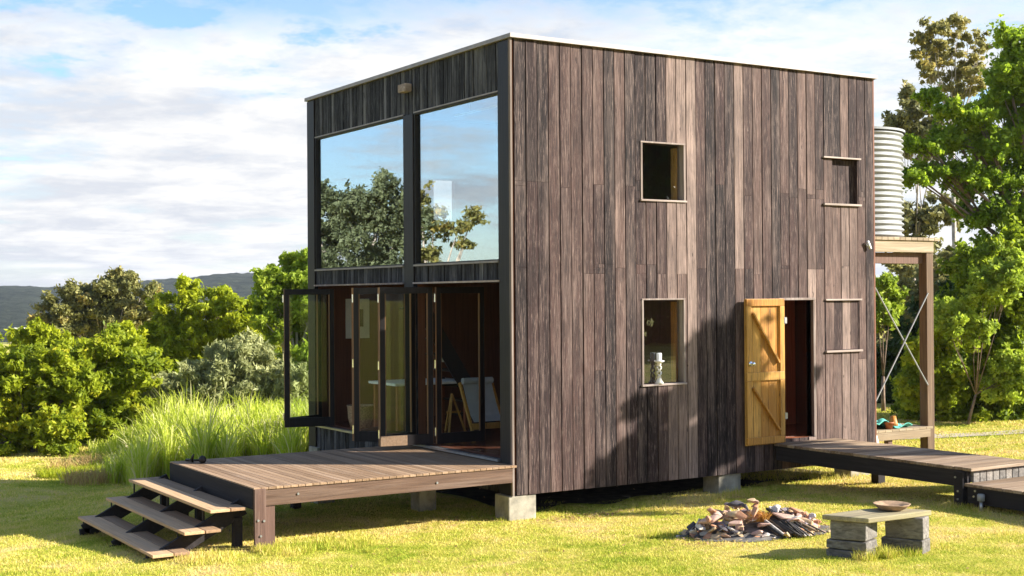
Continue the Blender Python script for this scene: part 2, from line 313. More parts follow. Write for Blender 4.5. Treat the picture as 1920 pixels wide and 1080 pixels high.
# ------------------------------------------------------------ house
HX, HY, ZT, ZB = 6.6, 6.47, 6.30, .35
house = thing('timber_house', 'two storey cube house clad in dark weathered vertical timber boards on concrete piers', 'house', (0, 0, 0))
def cells(a0, a1, z0, z1, ops):
    xs = sorted({a0, a1, *[v for o in ops for v in o[:2]]}); zs = sorted({z0, z1, *[v for o in ops for v in o[2:]]})
    for i in range(len(xs)-1):
        for j in range(len(zs)-1):
            cxm = (xs[i]+xs[i+1])/2; czm = (zs[j]+zs[j+1])/2
            if a0 < cxm < a1 and z0 < czm < z1 and not any(o[0] < cxm < o[1] and o[2] < czm < o[3] for o in ops): yield xs[i], xs[i+1], zs[j], zs[j+1]
def boards(mb, a0, a1, z0, z1, width, ops, joints, put, gap=.012, special=None):
    n = max(1, round((a1-a0)/width)); w = (a1-a0)/n
    for i in range(n):
        p, q = a0+i*w, a0+(i+1)*w; dep = random.uniform(0, .012)
        js = [z0]+sorted(z for z in joints if random.random() < .17 and z0+.3 < z < z1-.3)+[z1]; r0 = random.random()
        for z_a, z_b in zip(js[:-1], js[1:]):
            r0 = min(1, max(0, .5+(r0-.5)*.75+random.uniform(-.28, .28)))
            # cut by the openings this board crosses
            segs = [(z_a, z_b, p, q)]
            for o in ops:
                new = []
                for (s0, s1, pp, qq) in segs:
                    if qq <= o[0]+.004 or pp >= o[1]-.004 or s1 <= o[2] or s0 >= o[3]: new.append((s0, s1, pp, qq)); continue
                    if s0 < o[2]: new.append((s0, o[2], pp, qq))
                    if s1 > o[3]: new.append((o[3], s1, pp, qq))
                    m0, m1 = max(s0, o[2]), min(s1, o[3])
                    if pp < o[0]-.012: new.append((m0, m1, pp, o[0]))
                    if qq > o[1]+.012: new.append((m0, m1, o[1], qq))
                segs = new
            for (s0, s1, pp, qq) in segs:
                r = special(.5*(pp+qq), .5*(s0+s1), r0) if special else r0
                put(mb, pp+gap/2, qq-gap/2, s0+.0008, s1-.0008, dep, r)
OUW = (2.07, 2.82, 4.25, 5.03); OCW = (2.07, 2.80, 1.70, 2.86); ODR = (4.62, 5.28, .79, 2.84)
SUW = (5.54, 6.27, 4.28, 5.00); SLW = (5.56, 6.27, 2.05, 2.84)
opsR = [OUW, OCW, ODR, SUW, SLW]
T = .03
# right wall outer boards
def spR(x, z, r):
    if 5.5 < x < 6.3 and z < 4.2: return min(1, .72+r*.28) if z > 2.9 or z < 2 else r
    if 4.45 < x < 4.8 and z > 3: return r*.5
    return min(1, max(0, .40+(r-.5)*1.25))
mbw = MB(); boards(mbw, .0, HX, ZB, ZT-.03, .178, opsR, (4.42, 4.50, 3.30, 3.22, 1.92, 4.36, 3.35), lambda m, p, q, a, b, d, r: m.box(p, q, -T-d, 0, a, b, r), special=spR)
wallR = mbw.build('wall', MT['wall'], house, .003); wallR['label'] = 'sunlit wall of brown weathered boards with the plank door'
inner = MB()
for a, b, c, d in cells(.0, HX, ZB+.05, ZT-.05, [OUW, OCW, ODR, SUW, SLW]): inner.box(a, b, .004, .12, c, d)
for p, q, a, b in ((OUW[0], OUW[1], OUW[2], OUW[3]), (OCW[0], OCW[1], OCW[2], OCW[3])): pass
inner.build('wall_lining', MT['inner'], house)
# left wall (openings: two upper windows, two door bays)
L1 = (2.95, 6.17); L2 = (.27, 2.63)
opsL = [(L1[0], L1[1], .80, 3.13), (L2[0], L2[1], .80, 3.13), (L1[0], L1[1], 3.385, 5.615), (L2[0], L2[1], 3.385, 5.615)]
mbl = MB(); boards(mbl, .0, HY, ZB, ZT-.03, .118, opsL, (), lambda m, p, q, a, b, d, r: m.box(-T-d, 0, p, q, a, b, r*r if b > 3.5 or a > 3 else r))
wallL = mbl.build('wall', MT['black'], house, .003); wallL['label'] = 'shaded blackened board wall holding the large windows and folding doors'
lin = MB()
for a, b, c, d in cells(.12, HY-.12, ZB+.05, ZT-.05, opsL): lin.box(.004, .12, a, b, c, d)
lin.build('wall_lining', MT['inner2'], house)
# posts proud of left face
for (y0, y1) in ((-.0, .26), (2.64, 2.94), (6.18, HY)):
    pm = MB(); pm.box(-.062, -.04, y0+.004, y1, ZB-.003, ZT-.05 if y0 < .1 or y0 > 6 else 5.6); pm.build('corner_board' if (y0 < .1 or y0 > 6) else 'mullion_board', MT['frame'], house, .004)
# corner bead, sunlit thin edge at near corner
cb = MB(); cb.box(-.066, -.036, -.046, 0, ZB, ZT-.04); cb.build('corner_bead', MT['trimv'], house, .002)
# rear walls
ORW = (2.32, 2.76, 4.30, 5.02)
back = MB()
for a, b, c, d in cells(0, HX, ZB, ZT-.04, [ORW]): back.box(a, b, HY-.12, HY, c, d)
back.build('rear_wall', MT['inner2'], house)
rs = MB(); rs.box(HX-.12, HX, .12, HY-.12, ZB, ZT-.04); rs.box(HX+.001, HX+.03, -.03, HY, ZB, ZT-.04); rs.build('side_wall', MT['inner2'], house)
# roof
rf = MB(); rf.box(.0, HX, .0, HY, ZT-.03, ZT+.02); rf.build('roof', MT['flash'], house)
rt = MB(); rt.box(-.085, HX+.06, -.085, -.03, ZT-.035, ZT+.022); rt.box(-.085, -.03, -.03, HY+.05, ZT-.035, ZT+.022); rt.box(-.03, HX+.06, HY, HY+.05, ZT-.04, ZT+.015); rt.box(HX+.01, HX+.06, -.03, HY, ZT-.04, ZT+.015)
rt.build('roof_flashing', MT['flash'], house, .004)
# floors
fl = MB()
for i in range(44):
    x = .125+i*.145
    if x < 6.4: fl.box(x, x+.142, .13, HY-.13, .74, .80)
fl.build('floor', MT['floor'], house)
sb = MB(); sb.box(.05, HX-.05, .05, HY-.05, .42, .735); sb.build('subfloor', MT['deckdark'], house)
uf = MB(); uf.box(.9, HX-.13, .13, HY-.13, 3.17, 3.34); uf.build('upper_floor', MT['inner2'], house)
ce = MB(); ce.box(.13, HX-.13, .13, HY-.13, ZT-.2, ZT-.15); ce.build('ceiling', MT['inner'], house)
pt = MB(); pt.box(3.4, 3.5, .13, 4.2, .80, 3.17); pt.build('partition', MT['inner2'], house)
p2 = MB(); p2.box(4.45, 4.53, .13, 3.0, .80, 3.17); p2.box(4.54, 6.4, 1.5, 1.56, .80, 3.17); p2.box(5.0, 5.9, 1.455, 1.495, .81, 2.75); p2.build('hall_lining', MT['hall'], house)
sw = MB(); sw.box(5.79, 5.86, 1.438, 1.454, 1.99, 2.07); sw.build('light_switch', MT['white'], house)
# door step tread
th = MB(); th.box(-.10, .124, .27, 6.17, .765, .797); th.build('door_sill', MT['steel'], house)
# upper windows
def big_window(y0, y1):
    fr = MB(); z0, z1 = 3.385, 5.615; x0, x1 = -.045, .06
    fr.box(x0, x1, y0, y0+.03, z0, z1); fr.box(x0, x1, y1-.03, y1, z0, z1); fr.box(x0, x1, y0+.03, y1-.03, z0, z0+.03); fr.box(x0, x1, y0+.03, y1-.03, z1-.03, z1)
    f = fr.build('window', MT['frame'], house, .003)
    g = MB(); g.box(.0, .006, y0+.03, y1-.03, z0+.03, z1-.03); g.build('pane', MT['glass_up'], f)
    s = MB(); s.box(-.075, -.045, y0+.005, y1-.005, z0-.014, z0+.012); s.build('sill', MT['flash'], f); s = MB(); s.box(-.06, -.046, y0+.005, y1-.005, z1-.008, z1+.01); s.build('head_strip', MT['flash'], f)
big_window(*L1); big_window(*L2)
tr = MB(); tr.box(-.085, -.042, L1[0], L1[1], 3.115, 3.14); tr.box(-.085, -.042, L2[0]-.02, L2[1], 3.115, 3.14); tr.build('door_head_flashing', MT['trim'], house)
# small windows in the right wall
def small_window(o, label):
    x0, x1, z0, z1 = o
    f = MB(); f.box(x0-.02, x0+.012, -.042, .10, z0, z1); f.box(x1-.012, x1+.02, -.042, .10, z0, z1)
    f.box(x0-.02, x1+.02, -.045, .10, z1, z1+.022)
    fo = f.build('window', MT['trimv'], house, .003); fo['label'] = label
    s = MB(); s.box(x0-.03, x1+.03, -.062, .10, z0-.026, z0); s.build('sill', MT['trim'], fo, .003)
    g = MB(); g.box(x0+.015, x1-.015, .05, .055, z0, z1); g.build('pane', MT['glass_small'], fo)
    j = MB(); j.box(x1-.05, x1-.017, .10, .20, z0+.0, z1-.03); j.build('reveal', MT['honey'], fo)
small_window(OUW, 'upper small window with dark glass'); small_window(OCW, 'lower small window with a candle on its sill')
def shutter(o, label, cols, rec=.05):
    x0, x1, z0, z1 = o; m = MB(); n = 4; w = (x1-x0)/n
    for i in range(n): m.box(x0+i*w+.003, x0+(i+1)*w-.003, (rec if i else -.024), (rec+.03 if i else .0), z0+.03, z1-.02, cols[i])
    m.box(x1-.016, x1-.001, -.028, .10, z0+.002, z1-.002, .2); m.box(x0+w+.0, x0+w+.004, -.02, .05, z0+.03, z1-.02, .2); so = m.build('shutter', MT['wall'], house, .003); so['label'] = label
    s = MB(); s.box(x0-.03, x1+.03, -.075, .02, z0-.008, z0+.022); s.build('drip_strip', MT['trim'], so, .002); s = MB(); s.box(x0-.03, x1+.03, -.068, -.03, z1-.012, z1+.012); s.build('drip_strip', MT['trim'], so, .002)
shutter(SUW, 'closed upper shutter with boards toned dark for recess shade', (.75, .18, .2, .1)); shutter(SLW, 'closed lower shutter with one bleached board', (.7, .3, 1., .45), -.02)  # upper shutter: first board pale, recess shade put into the other tones
# door frame and door leaf
x0, x1, z0, z1 = ODR
f = MB(); f.box(x1, x1+.035, -.05, .12, z0, z1); f.box(x0-.035, x0, -.05, .12, z0, z1); f.box(x0-.035, x1+.035, -.055, .12, z1, z1+.035); df = f.build('door_frame', MT['trimv'], house, .003)
D0, D1 = 3.86, 4.60
dm = MB(); dm.v = []
nb = 5; w = (D1-D0)/nb
for i in range(nb): dm.box(D0+i*w+.002, D0+(i+1)*w-.002, -.115, -.09, .745, 2.865)
dr = dm.build('door', MT['honey'], house, .003); dr['label'] = 'honey coloured ledged and braced plank door swung open'
lg = MB(); yb = (-.150, -.1155)
for za, zb in ((.76, .86), (1.68, 1.80), (2.76, 2.862)): lg.box(D0+.002, D1-.002, *yb, za, zb)
lg.box(D0+.002, D0+.09, *yb, .863, 1.677); lg.box(D1-.09, D1-.002, *yb, .863, 1.677); lg.box(D0+.002, D0+.09, *yb, 1.803, 2.757); lg.box(D1-.09, D1-.002, *yb, 1.803, 2.757)
lg.bar((D0+.115, -.134, 2.66), (D1-.115, -.134, 1.93), .03, .075, up=(0,1,0)).build('ledge', MT['honey'], dr, .004)
l2 = MB(); l2.bar((D0+.115, -.134, 1.58), (D1-.115, -.134, .95), .03, .075, up=(0,1,0)); l2.build('brace', MT['honey'], dr, .004)
kn = MB(); kn.tube([(D0+.065, -.15, 1.93), (D0+.065, -.165, 1.93)], .035, 16); kn.tube([(D0+.065, -.165, 1.93), (D0+.065, -.20, 1.93), (D0+.065, -.215, 1.93), (D0+.065, -.235, 1.93)], [.014, .016, .032, .022], 14)
kn.build('door_knob', MT['chrome'], dr, 0, True)
for zz in (1.1, 2.5):
    h = MB(); h.box(D1-.01, D1+.04, -.155, -.03, zz, zz+.09); h.build('hinge', MT['steel'], dr)
# folding doors: each glazed leaf from hinge a to hinge b
def leaf(a, b, z0=.815, z1=3.065, hinge=True, label=None):
    A = Vector((a[0], a[1], 0)); B = Vector((b[0], b[1], 0)); d = (B-A).normalized(); w = (B-A).length; nrm = Vector((-d.y, d.x, 0)); t = .04
    def bx(m, u0, u1, za, zb, tt=t, off=0):
        vs = []
        for z in (za, zb):
            for (u, s) in ((u0, -1), (u1, -1), (u1, 1), (u0, 1)): p = A+d*u+nrm*(s*tt/2+off); vs.append((p.x, p.y, z))
        m.add(vs, [(0,3,2,1),(4,5,6,7),(0,1,5,4),(1,2,6,5),(2,3,7,6),(3,0,4,7)])
    m = MB(); st = .075; bx(m, 0, st, z0, z1); bx(m, w-st, w, z0, z1); bx(m, st, w-st, z0, z0+.15); bx(m, st, w-st, z1-.09, z1)
    o = m.build('folding_door', MT['frame'], house, .003)
    if label: o['label'] = label
    e = MB(); bx(e, st, st+.012, z0+.15, z1-.09, t*.6); bx(e, w-st-.012, w-st, z0+.15, z1-.09, t*.6); bx(e, -.004, 0, z0, z1, t*.9); bx(e, w, w+.004, z0, z1, t*.9); e.build('glazing_bead', MT['edge'], o)
    g = MB(); bx(g, st+.012, w-st-.012, z0+.15, z1-.09, .006); g.build('pane', MT['glass_door'], o)
    if label: r_ = MB(); bx(r_, .0, w*.5, z0+.004, z0+.145, .008, -t/2-.005); bx(r_, .0, w*.5, z0+.004, z0+.145, .008, t/2+.005); r_.build('sun_patch_rail', MT['decktop'], o)  # pale plates over half the rail paint its sun patch brighter
    if hinge:
        for zz in (.93, 1.9, 2.85):
            h = MB(); p = A-d*.006; h.tube([(p.x-.01, p.y, zz), (p.x-.01, p.y, zz+.12)], .013, 8); h.build('hinge', MT['chrome'], o)
leaf((-.74, 5.84), (.02, 6.13), hinge=False); leaf((-.78, 5.78), (.02, 5.60))
leaf((-.74, 3.28), (.0, 3.72), hinge=False); leaf((-.76, 3.20), (-.08, 2.72))
leaf((-.74, 2.42), (-.07, 2.61), hinge=False); leaf((-.76, 2.36), (.02, 2.23), label='folding door leaf with sunlit bottom rail')
leaf((.06, 2.20), (.86, 2.20))
# wall light, bracket
wl = MB(); wl.box(-.16, -.05, 2.68, 2.92, 5.93, 6.05); wlo = wl.build('wall_light', MT['trim'], house, .01)
hk = MB(); hk.box(6.43, 6.47, -.06, -.03, 3.66, 3.70); hk.bar((6.42, -.075, 3.74), (6.48, -.075, 3.62), .03, .03); hk.build('cable_bracket', MT['white'], house, 0, True)
# piers
for (px, py, zt) in ((.1, .12, .345), (3.65, .14, .415), (6.3, .14, .415), (.12, 3.2, .415), (.12, 6.2, .415), (3.3, 6.2, .415), (6.3, 6.2, .415), (3.3, 3.2, .415), (6.3, 3.2, .415)):
    g0 = gz(px, py)-.1; p = MB(); s = .21; p.box(px-s, px+s, py-s+.07, py+s, g0, zt); p.build('pier', MT['conc'], house, .012)
# bearers below
br = MB()
for y in (.35, 3.2, 6.1): br.box(.1, 6.5, y-.06, y+.06, .355, .41)
br.build('bearer', MT['deckdark'], house)

# ------------------------------------------------------------ interior things
t = thing('framed_picture', 'framed picture with white mount and dark print hanging inside the folding doors', 'picture', (.8, HY-.13, 2.2))
m = MB(); m.box(.58, 1.02, HY-.15, HY-.125, 2.22, 2.90); fo = m.build('frame', MT['offwhite'], t)
m = MB(); m.box(.72, .90, HY-.158, HY-.151, 2.42, 2.72); m.build('print', MT['pic'], t)
t = thing('dining_table', 'pale topped table standing inside behind the folding door glass', 'table', (.95, 4.5, .8))
m = MB(); m.box(.35, 1.75, 4.05, 5.0, 1.53, 1.57); m.build('tabletop', MT['white'], t, .004)
for x in (.42, 1.65):
    for y in (4.12, 4.9): m = MB(); m.box(x, x+.06, y, y+.06, .80, 1.53); m.build('leg', MT['inner'], t)
t = thing('wicker_basket', 'round wicker basket on the floor under the pale table', 'basket', (.35, 5.3, .8))
m = MB(); m.lathe((.32, 5.25, .8), [(.02, 0), (.16, 0), (.20, .15), (.21, .33), (.225, .36), (.2, .36), (.19, .3), (.15, .03), (.02, .03)], 24); m.build('body', MT['wicker'], t, 0, True)
t = thing('deck_chair', 'timber deck chair with pale canvas sling inside the open doorway', 'chair', (.9, 2.7, .8))
HO = MT['honey']
for x in (.88, 1.44):
    m = MB(); m.bar((x, 2.95, 1.62), (x, 2.52, .80), .035, .05); m.build('leg', HO, t, .004)
m = MB(); m.bar((.88, 2.95, 1.59), (1.44, 2.95, 1.59), .04, .05); m.build('rail', HO, t, .004)
m = MB(); m.bar((.88, 2.62, .98), (1.44, 2.62, .98), .03, .09); m.build('rail', HO, t, .004)
m = MB()
pts = [(2.93, 1.60), (2.86, 1.45), (2.78, 1.28), (2.70, 1.14), (2.60, 1.05)]
for (ya, za), (yb_, zb_) in zip(pts[:-1], pts[1:]): m.add([(.91, ya-.03, za), (1.41, ya-.03, za), (1.41, yb_-.03, zb_), (.91, yb_-.03, zb_), (.91, ya-.02, za), (1.41, ya-.02, za), (1.41, yb_-.02, zb_), (.91, yb_-.02, zb_)], [(0,1,2,3),(7,6,5,4),(0,4,5,1),(3,2,6,7),(0,3,7,4),(1,5,6,2)], .5)
m.tube([(.90, 2.90, 1.645), (1.42, 2.90, 1.645)], .05, 10)
m.build('sling', MT['fabric'], t, 0)
t = thing('small_easel', 'small folding wooden stand on the floor left of the deck chair', 'stand', (1.1, 3.6, .8))
for (xa, xb, yb_) in ((1.14, 1.0, 3.5), (1.14, 1.30, 3.5), (1.14, 1.16, 3.9)):
    m = MB(); m.bar((xa, 3.65, 1.40), (xb, yb_, .80), .03, .03); m.build('leg', HO, t)
m = MB(); m.bar((1.02, 3.60, 1.12), (1.26, 3.60, 1.12), .03, .03); m.build('shelf', HO, t)
t = thing('stair_stringer', 'black sloping stair stringer rising behind the folded door glass', 'stairs', (1.9, 4.2, .8))
m = MB(); m.bar((1.98, 3.9, .82), (.75, 4.3, 3.1), .06, .24); m.build('stringer', MT['frame'], t)
for i in range(9):
    q = i/9+.05; x = 1.98-1.23*q; z = .82+2.28*q; m = MB(); m.box(x-.1, x+.12, 4.2, 4.9, z+.02, z+.05); m.build('tread', MT['frame'], t)
t = thing('table_lamp', 'small white lamp glimpsed through the folding door glass', 'lamp', (1.5, 4.7, 1.7))
m = MB(); m.lathe((1.55, 4.72, 1.57), [(.001, 0), (.06, 0), (.06, .02), (.012, .03), (.012, .28), (.0105, .285)], 12); m.build('base', MT['darkmetal'], t, 0, True)
m = MB(); m.lathe((1.55, 4.72, 1.85), [(.075, 0), (.05, .14), (.045, .14), (.07, 0)], 14); m.build('lamp_shade', MT['white'], t, 0, True)
t = thing('ceiling_rail', 'long white lighting rail seen through the upper right window', 'lighting rail', (.7, .5, 5.6))
m = MB(); m.box(.62, .66, .45, 2.6, 5.60, 5.625); m.build('rail', MT['white'], t)
for y in (1.0, 2.2): m = MB(); m.tube([(.64, y, 5.62), (.64, y, 6.1)], .006, 6); m.build('hanger', MT['white'], t)
# candle holder on the lower window's sill (outside glass plane, on inner ledge)
t = thing('candle_holder', 'carved pale candlestick with twisted stem and white candle on lower window sill', 'candlestick', (2.36, -.02, 1.70))
m = MB(); cx0, cy0 = 2.36, -.02
m.lathe((cx0, cy0, 1.70), [(.001, 0), (.058, 0), (.058, .02), (.04, .04), (.03, .07), (.02, .09)], 18)
for ph in (0, math.pi):
    m.tube([(cx0+.026*math.cos(ph+k*.55), cy0+.026*math.sin(ph+k*.55), 1.785+k*.0135) for k in range(12)], .013, 8)
m.lathe((cx0, cy0, 1.94), [(.02, 0), (.028, .02), (.03, .05), (.07, .065), (.074, .08), (.02, .082)], 18)
m.build('stem', MT['offwhite'], t, 0, True)
m = MB(); m.lathe((cx0, cy0, 2.02), [(.036, 0), (.037, .10), (.03, .105), (.001, .1)], 16); m.build('candle', MT['white'], t, 0, True)

# ------------------------------------------------------------ deck
deck = thing('timber_deck', 'low brown timber deck in front of the folding doors', 'deck', (-3.6, 0, 0))
bd = MB(); x = -3.60
while x < -.11: w = .0915; bd.box(x+.003, x+w-.003, -.10, 2.93, .722, .75); x += w
bd.build('deck_boards', MT['decktop'], deck, .002)
fs = MB(); fs.box(-3.56, -.09, -.085, -.04, .53, .72); fs.build('fascia', MT['deckside'], deck, .004)
fe = MB(); fe.box(-3.605, -3.56, -.085, 2.93, .50, .735); fe.build('end_fascia', MT['deckdark'], deck, .004)
fj = MB()
for yy in (.9, 1.9, 2.85): fj.box(-3.55, -.1, yy, yy+.05, .55, .715)
for xx in (-2.6, -1.4): fj.box(xx, xx+.05, -.03, 2.9, .56, .71)
fj.build('joist', MT['deckdark'], deck)
pp = MB(); pp.box(-3.60, -3.46, -.13, -.087, gz(-3.5, -.1)-.05, .735); pp.build('post', MT['post'], deck, .005)
pp = MB(); pp.box(-3.455, -3.33, -.07, .04, gz(-3.4, 0)-.05, .525); pp.build('post', MT['post'], deck, .005)
for (a, b) in ((-3.5, 2.7), (-1.9, 2.7)): pp = MB(); pp.box(a-.06, a+.06, b-.06, b+.06, gz(a, b)-.1, .53); pp.build('post', MT['deckdark'], deck, .005)
for (a, b) in ((-.58, 1.42), (-1.36, 3.0)): pp = MB(); pp.box(a-.13, a+.13, b-.13, b+.13, gz(a, b)-.1, .535); pp.build('pier', MT['conc'], deck, .01)
for (bx_, by_, bz_) in ((-3.56, -.131, .38), (-3.49, -.131, .37), (-3.53, -.131, .20), (-3.53, -.131, .07), (-3.05, -.086, .64), (-1.2, -.086, .62)):
    m = MB(); m.tube([(bx_, by_, bz_), (bx_, by_-.012, bz_)], .014, 8); m.build('bolt', MT['steel'], deck)
m = MB(); m.tube([(-3.42, 2.62, .79), (-3.38, 2.75, .775), (-3.40, 2.85, .765)], [.018, .012, .02], 8); m.tube([(-3.40, 2.60, .76), (-3.41, 2.58, .83), (-3.40, 2.55, .87)], [.012, .02, .008], 8)
m.lathe((-3.30, 2.5, .752), [(.001, 0), (.03, 0), (.05, .03), (.05, .06), (.03, .09), (.001, .1)], 12); m.tube([(-3.42, 2.62, .785), (-3.30, 2.5, .79)], .014, 8)
tag(m.build('boot_scraper', MT['darkmetal'], None, 0, True), 'small dark iron ornament with a round knob on the far corner of the deck', 'ornament')
# ------------------------------------------------------------ steps
st = thing('deck_steps', 'three open timber steps with wide paired planks leading up to the deck', 'steps', (-4.2, 1.5, 0))
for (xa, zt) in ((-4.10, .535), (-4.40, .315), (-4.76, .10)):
    for (p, q, r) in ((xa, xa+.235, .9), (xa+.245, xa+.425, .35)):  # rear plank darker: part timber tone, part shade put into the colour
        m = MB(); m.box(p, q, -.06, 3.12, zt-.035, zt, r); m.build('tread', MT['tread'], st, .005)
for yy in (.25, 1.55, 2.95):
    m = MB(); m.bar((-4.72, yy, -.08), (-3.60, yy, .50), .05, .20); m.bar((-4.78, yy, -.10), (-4.5, yy, -.06), .05, .12); m.build('stringer', MT['deckdark'], st, .004)
    m = MB(); g0 = gz(-4.62, yy); m.box(-4.66, -4.56, yy-.05, yy+.05, g0-.1, -.04); m.build('leg', MT['deckdark'], st, .004); m = MB(); m.box(-3.72, -3.62, yy-.05, yy+.05, gz(-3.7, yy)-.1, .38); m.build('leg', MT['deckdark'], st, .004)
    for (xa, zt) in ((-4.06, .50), (-4.36, .28), (-4.72, .065)):
        zl = zt-.19; m = MB(); m.tube([(xa, yy+.05, zt), (xa, yy+.05, zl)], .011, 6); m.build('rod', MT['darkmetal'], st)
    m = MB(); m.tube([(xa, yy+.05, -.13), (xa+.12, yy+.05, -.13)], .011, 6); m.build('rod_foot', MT['darkmetal'], st)
# ------------------------------------------------------------ walkway
wk = thing('timber_walkway', 'raised plank walkway leading out from the open plank door', 'walkway', (5, -1.8, 0))
m = MB(); y = -.09
while y > -3.50: m.box(4.42+random.uniform(-.008, .008), 5.68+random.uniform(-.012, .012), y-.135, y, .712, .75); y -= .141
m.build('planks', MT['rampx'], wk, .004)
for xx in (4.45, 5.58): m = MB(); m.box(xx, xx+.06, -3.52, -.1, .50, .711); m.build('bearer', MT['deckdark'], wk, .004)
m = MB()
for k in range(9): m.box(4.52+k*.125, 4.52+k*.125+.115, -3.56, -3.505, .56, .745-(.02 if k % 3 == 0 else 0))
m.build('end_face', MT['greywood'], wk, .008)
for (a, b) in ((4.47, -3.42), (5.6, -3.42), (5.6, -1.0)): m = MB(); m.box(a-.07, a+.07, b-.07, b+.07, gz(a, b)-.1, .50 if b > -2 else .70); m.build('post', MT['deckdark'], wk, .005)
for (a, b, c) in ((4.398, -3.38, .62), (4.398, -3.42, .45), (4.398, -3.42, .35)): m = MB(); m.tube([(a, b, c), (a-.012, b, c)], .013, 8); m.build('bolt', MT['steel'], wk)
lp = thing('lower_landing', 'lower timber landing stepping down from the walkway end', 'landing', (5.5, -4.2, 0))
m = MB(); y = -3.58
while y > -6.2: m.box(4.32, 6.9, y-.135, y, .535, .57); y -= .141
m.build('planks', MT['rampx'], lp, .004)
m = MB(); m.box(4.35, 4.41, -6.1, -3.60, .33, .533); m.build('bearer', MT['deckdark'], lp, .004)
m = MB(); m.box(4.41, 6.8, -3.72, -3.66, .33, .533); m.build('joist', MT['deckdark'], lp)
for (a, b) in ((4.45, -3.72), (4.45, -4.6), (6.6, -3.8)): m = MB(); m.box(a-.05, a+.05, b-.06, b+.06, gz(a, b)-.1, .33); m.build('post', MT['deckdark'], lp)
for (b, c) in ((-3.72, .49), (-3.70, .42)): m = MB(); m.tube([(4.349, b, c), (4.338, b, c)], .013, 8); m.build('bolt', MT['steel'], lp)
bl = thing('garden_light', 'short steel garden light with pale cap beside the lower landing', 'garden light', (4.25, -3.95, gz(4.25, -3.95)))
gx, gy = 4.28, -3.86; g0 = gz(gx, gy)
m = MB(); m.tube([(gx, gy, g0-.02), (gx, gy, g0+.13)], .022, 10); m.build('post', MT['steel'], bl, 0, True)
m = MB(); m.tube([(gx, gy, g0+.13), (gx, gy, g0+.20), (gx, gy, g0+.215)], [.045, .047, .036], 14); m.build('cap', MT['galv'], bl, 0, True)

# ------------------------------------------------------------ tank and stand
TX, TY, TR = 9.06, 2.94, 1.05
stand = thing('tank_stand', 'tall timber post stand holding the corrugated water tank behind the house', 'tank stand', (9.05, 2.95, 0))
m = MB(); x = 7.95
while x < 10.1: m.box(x+.004, x+.15-.004, 1.72, 4.15, 3.87, 3.925); x += .15
m.build('platform', MT['standwood'], stand, .004)
for y in (1.80, 4.0): m = MB(); m.box(7.98, 10.06, y-.05, y+.03, 3.66, 3.868); m.build('beam', MT['standwood'], stand, .005)
for y in (1.86, 3.9): m = MB(); m.box(8.3, 9.95, y, y+.08, 3.46, 3.655); m.build('beam', MT['post'], stand, .005)
for (a, b) in ((9.98, 1.86), (8.35, 1.9), (9.98, 3.95), (8.35, 3.95)): m = MB(); m.box(a-.09, a+.09, b-.09, b+.09, gz(a, b)-.1, 3.655); m.build('post', MT['standpost'], stand, .008)
for p0, p1 in (((9.9, 1.75, 2.93), (8.4, 1.75, .86)), ((9.9, 1.77, 1.28), (8.4, 1.77, 3.25))): m = MB(); m.tube([p0, p1], .013, 8); m.build('brace', MT['galv'], stand)
m = MB(); x = 8.2
while x < 9.88: m.box(x, x+.17, 1.7, 2.9, .50, .54); x += .175
m.box(8.2, 9.88, 1.70, 1.75, .36, .495); m.build('shelf', MT['standwood'], stand, .004)
for (a, b) in ((8.9, 1.8), (8.9, 2.8), (8.25, 2.8)): m = MB(); m.box(a-.05, a+.05, b-.05, b+.05, gz(a, b)-.05, .50); m.build('shelf_leg', MT['post'], stand)
tk = thing('water_tank', 'round corrugated galvanised water tank on the timber stand', 'water tank', (TX, TY, 3.93))
prof = []; nr = 19; H = 1.92
for i in range(nr*8+1): z = i/(nr*8)*H; prof.append((TR-.05*abs(math.cos(i/8*math.pi))**2.2, z))
m = MB(); m.lathe((TX, TY, 3.93), prof, 96); m.build('body', MT['galv'], tk, 0, True)
m = MB(); m.lathe((TX, TY, 3.93), [(TR+.03, H-.01), (TR+.03, H+.03), (TR*.6, H+.10), (.01, H+.17)], 96); m.build('lid', MT['galv'], tk)
# things on the shelf
mt_ = plain('teal_netting', (.10,.42,.34), .8, 0, .4, 20)
n = 26; xs = np.linspace(8.45, 9.5, n); ys = np.linspace(1.78, 2.6, n); XX, YY = np.meshgrid(xs, ys)
ZZ = .55+.10*np.abs(np.sin(XX*7+YY*3)*np.cos(YY*9-XX*4))+.09*np.exp(-((XX-8.7)/.25)**2)
o = gridmesh('garden_netting', XX, YY, ZZ, mt_); sd_ = o.modifiers.new('thick', 'SOLIDIFY'); sd_.thickness = .012; tag(o, 'crumpled teal netting heaped on the low shelf of the tank stand', 'netting')
t = thing('terracotta_pots', 'two small terracotta pots stacked crookedly on the low shelf beside teal netting', 'pots', (8.95, 1.8, .54))
mr = plain('terracotta', (.36,.12,.05), .8, 0, .3, 15); pr_ = [(.001, 0), (.055, 0), (.08, .10), (.09, .10), (.09, .125), (.08, .125), (.07, .1), (.05, .02), (.001, .02)]
m = MB(); m.lathe((8.92, 1.8, .545), pr_, 18); m.build('pot', mr, t, 0, True)
m = MB(); m.lathe((9.02, 1.79, .60), [(.001, .17), (.045, .17), (.08, .03), (.085, .0), (.075, .0), (.04, .15), (.001, .155)], 18); m.build('pot', MT['honey'], t, 0, True)
m = MB(); m.tube([(8.10, 1.45, .66), (8.14, 1.42, .45), (8.17, 1.4, .30), (8.22, 1.38, .12)], [.05, .06, .055, .08], 10)
tag(m.build('white_cloth', MT['white'], None, 0, True), 'white cloth hanging down behind the house corner beside the teal netting', 'cloth')

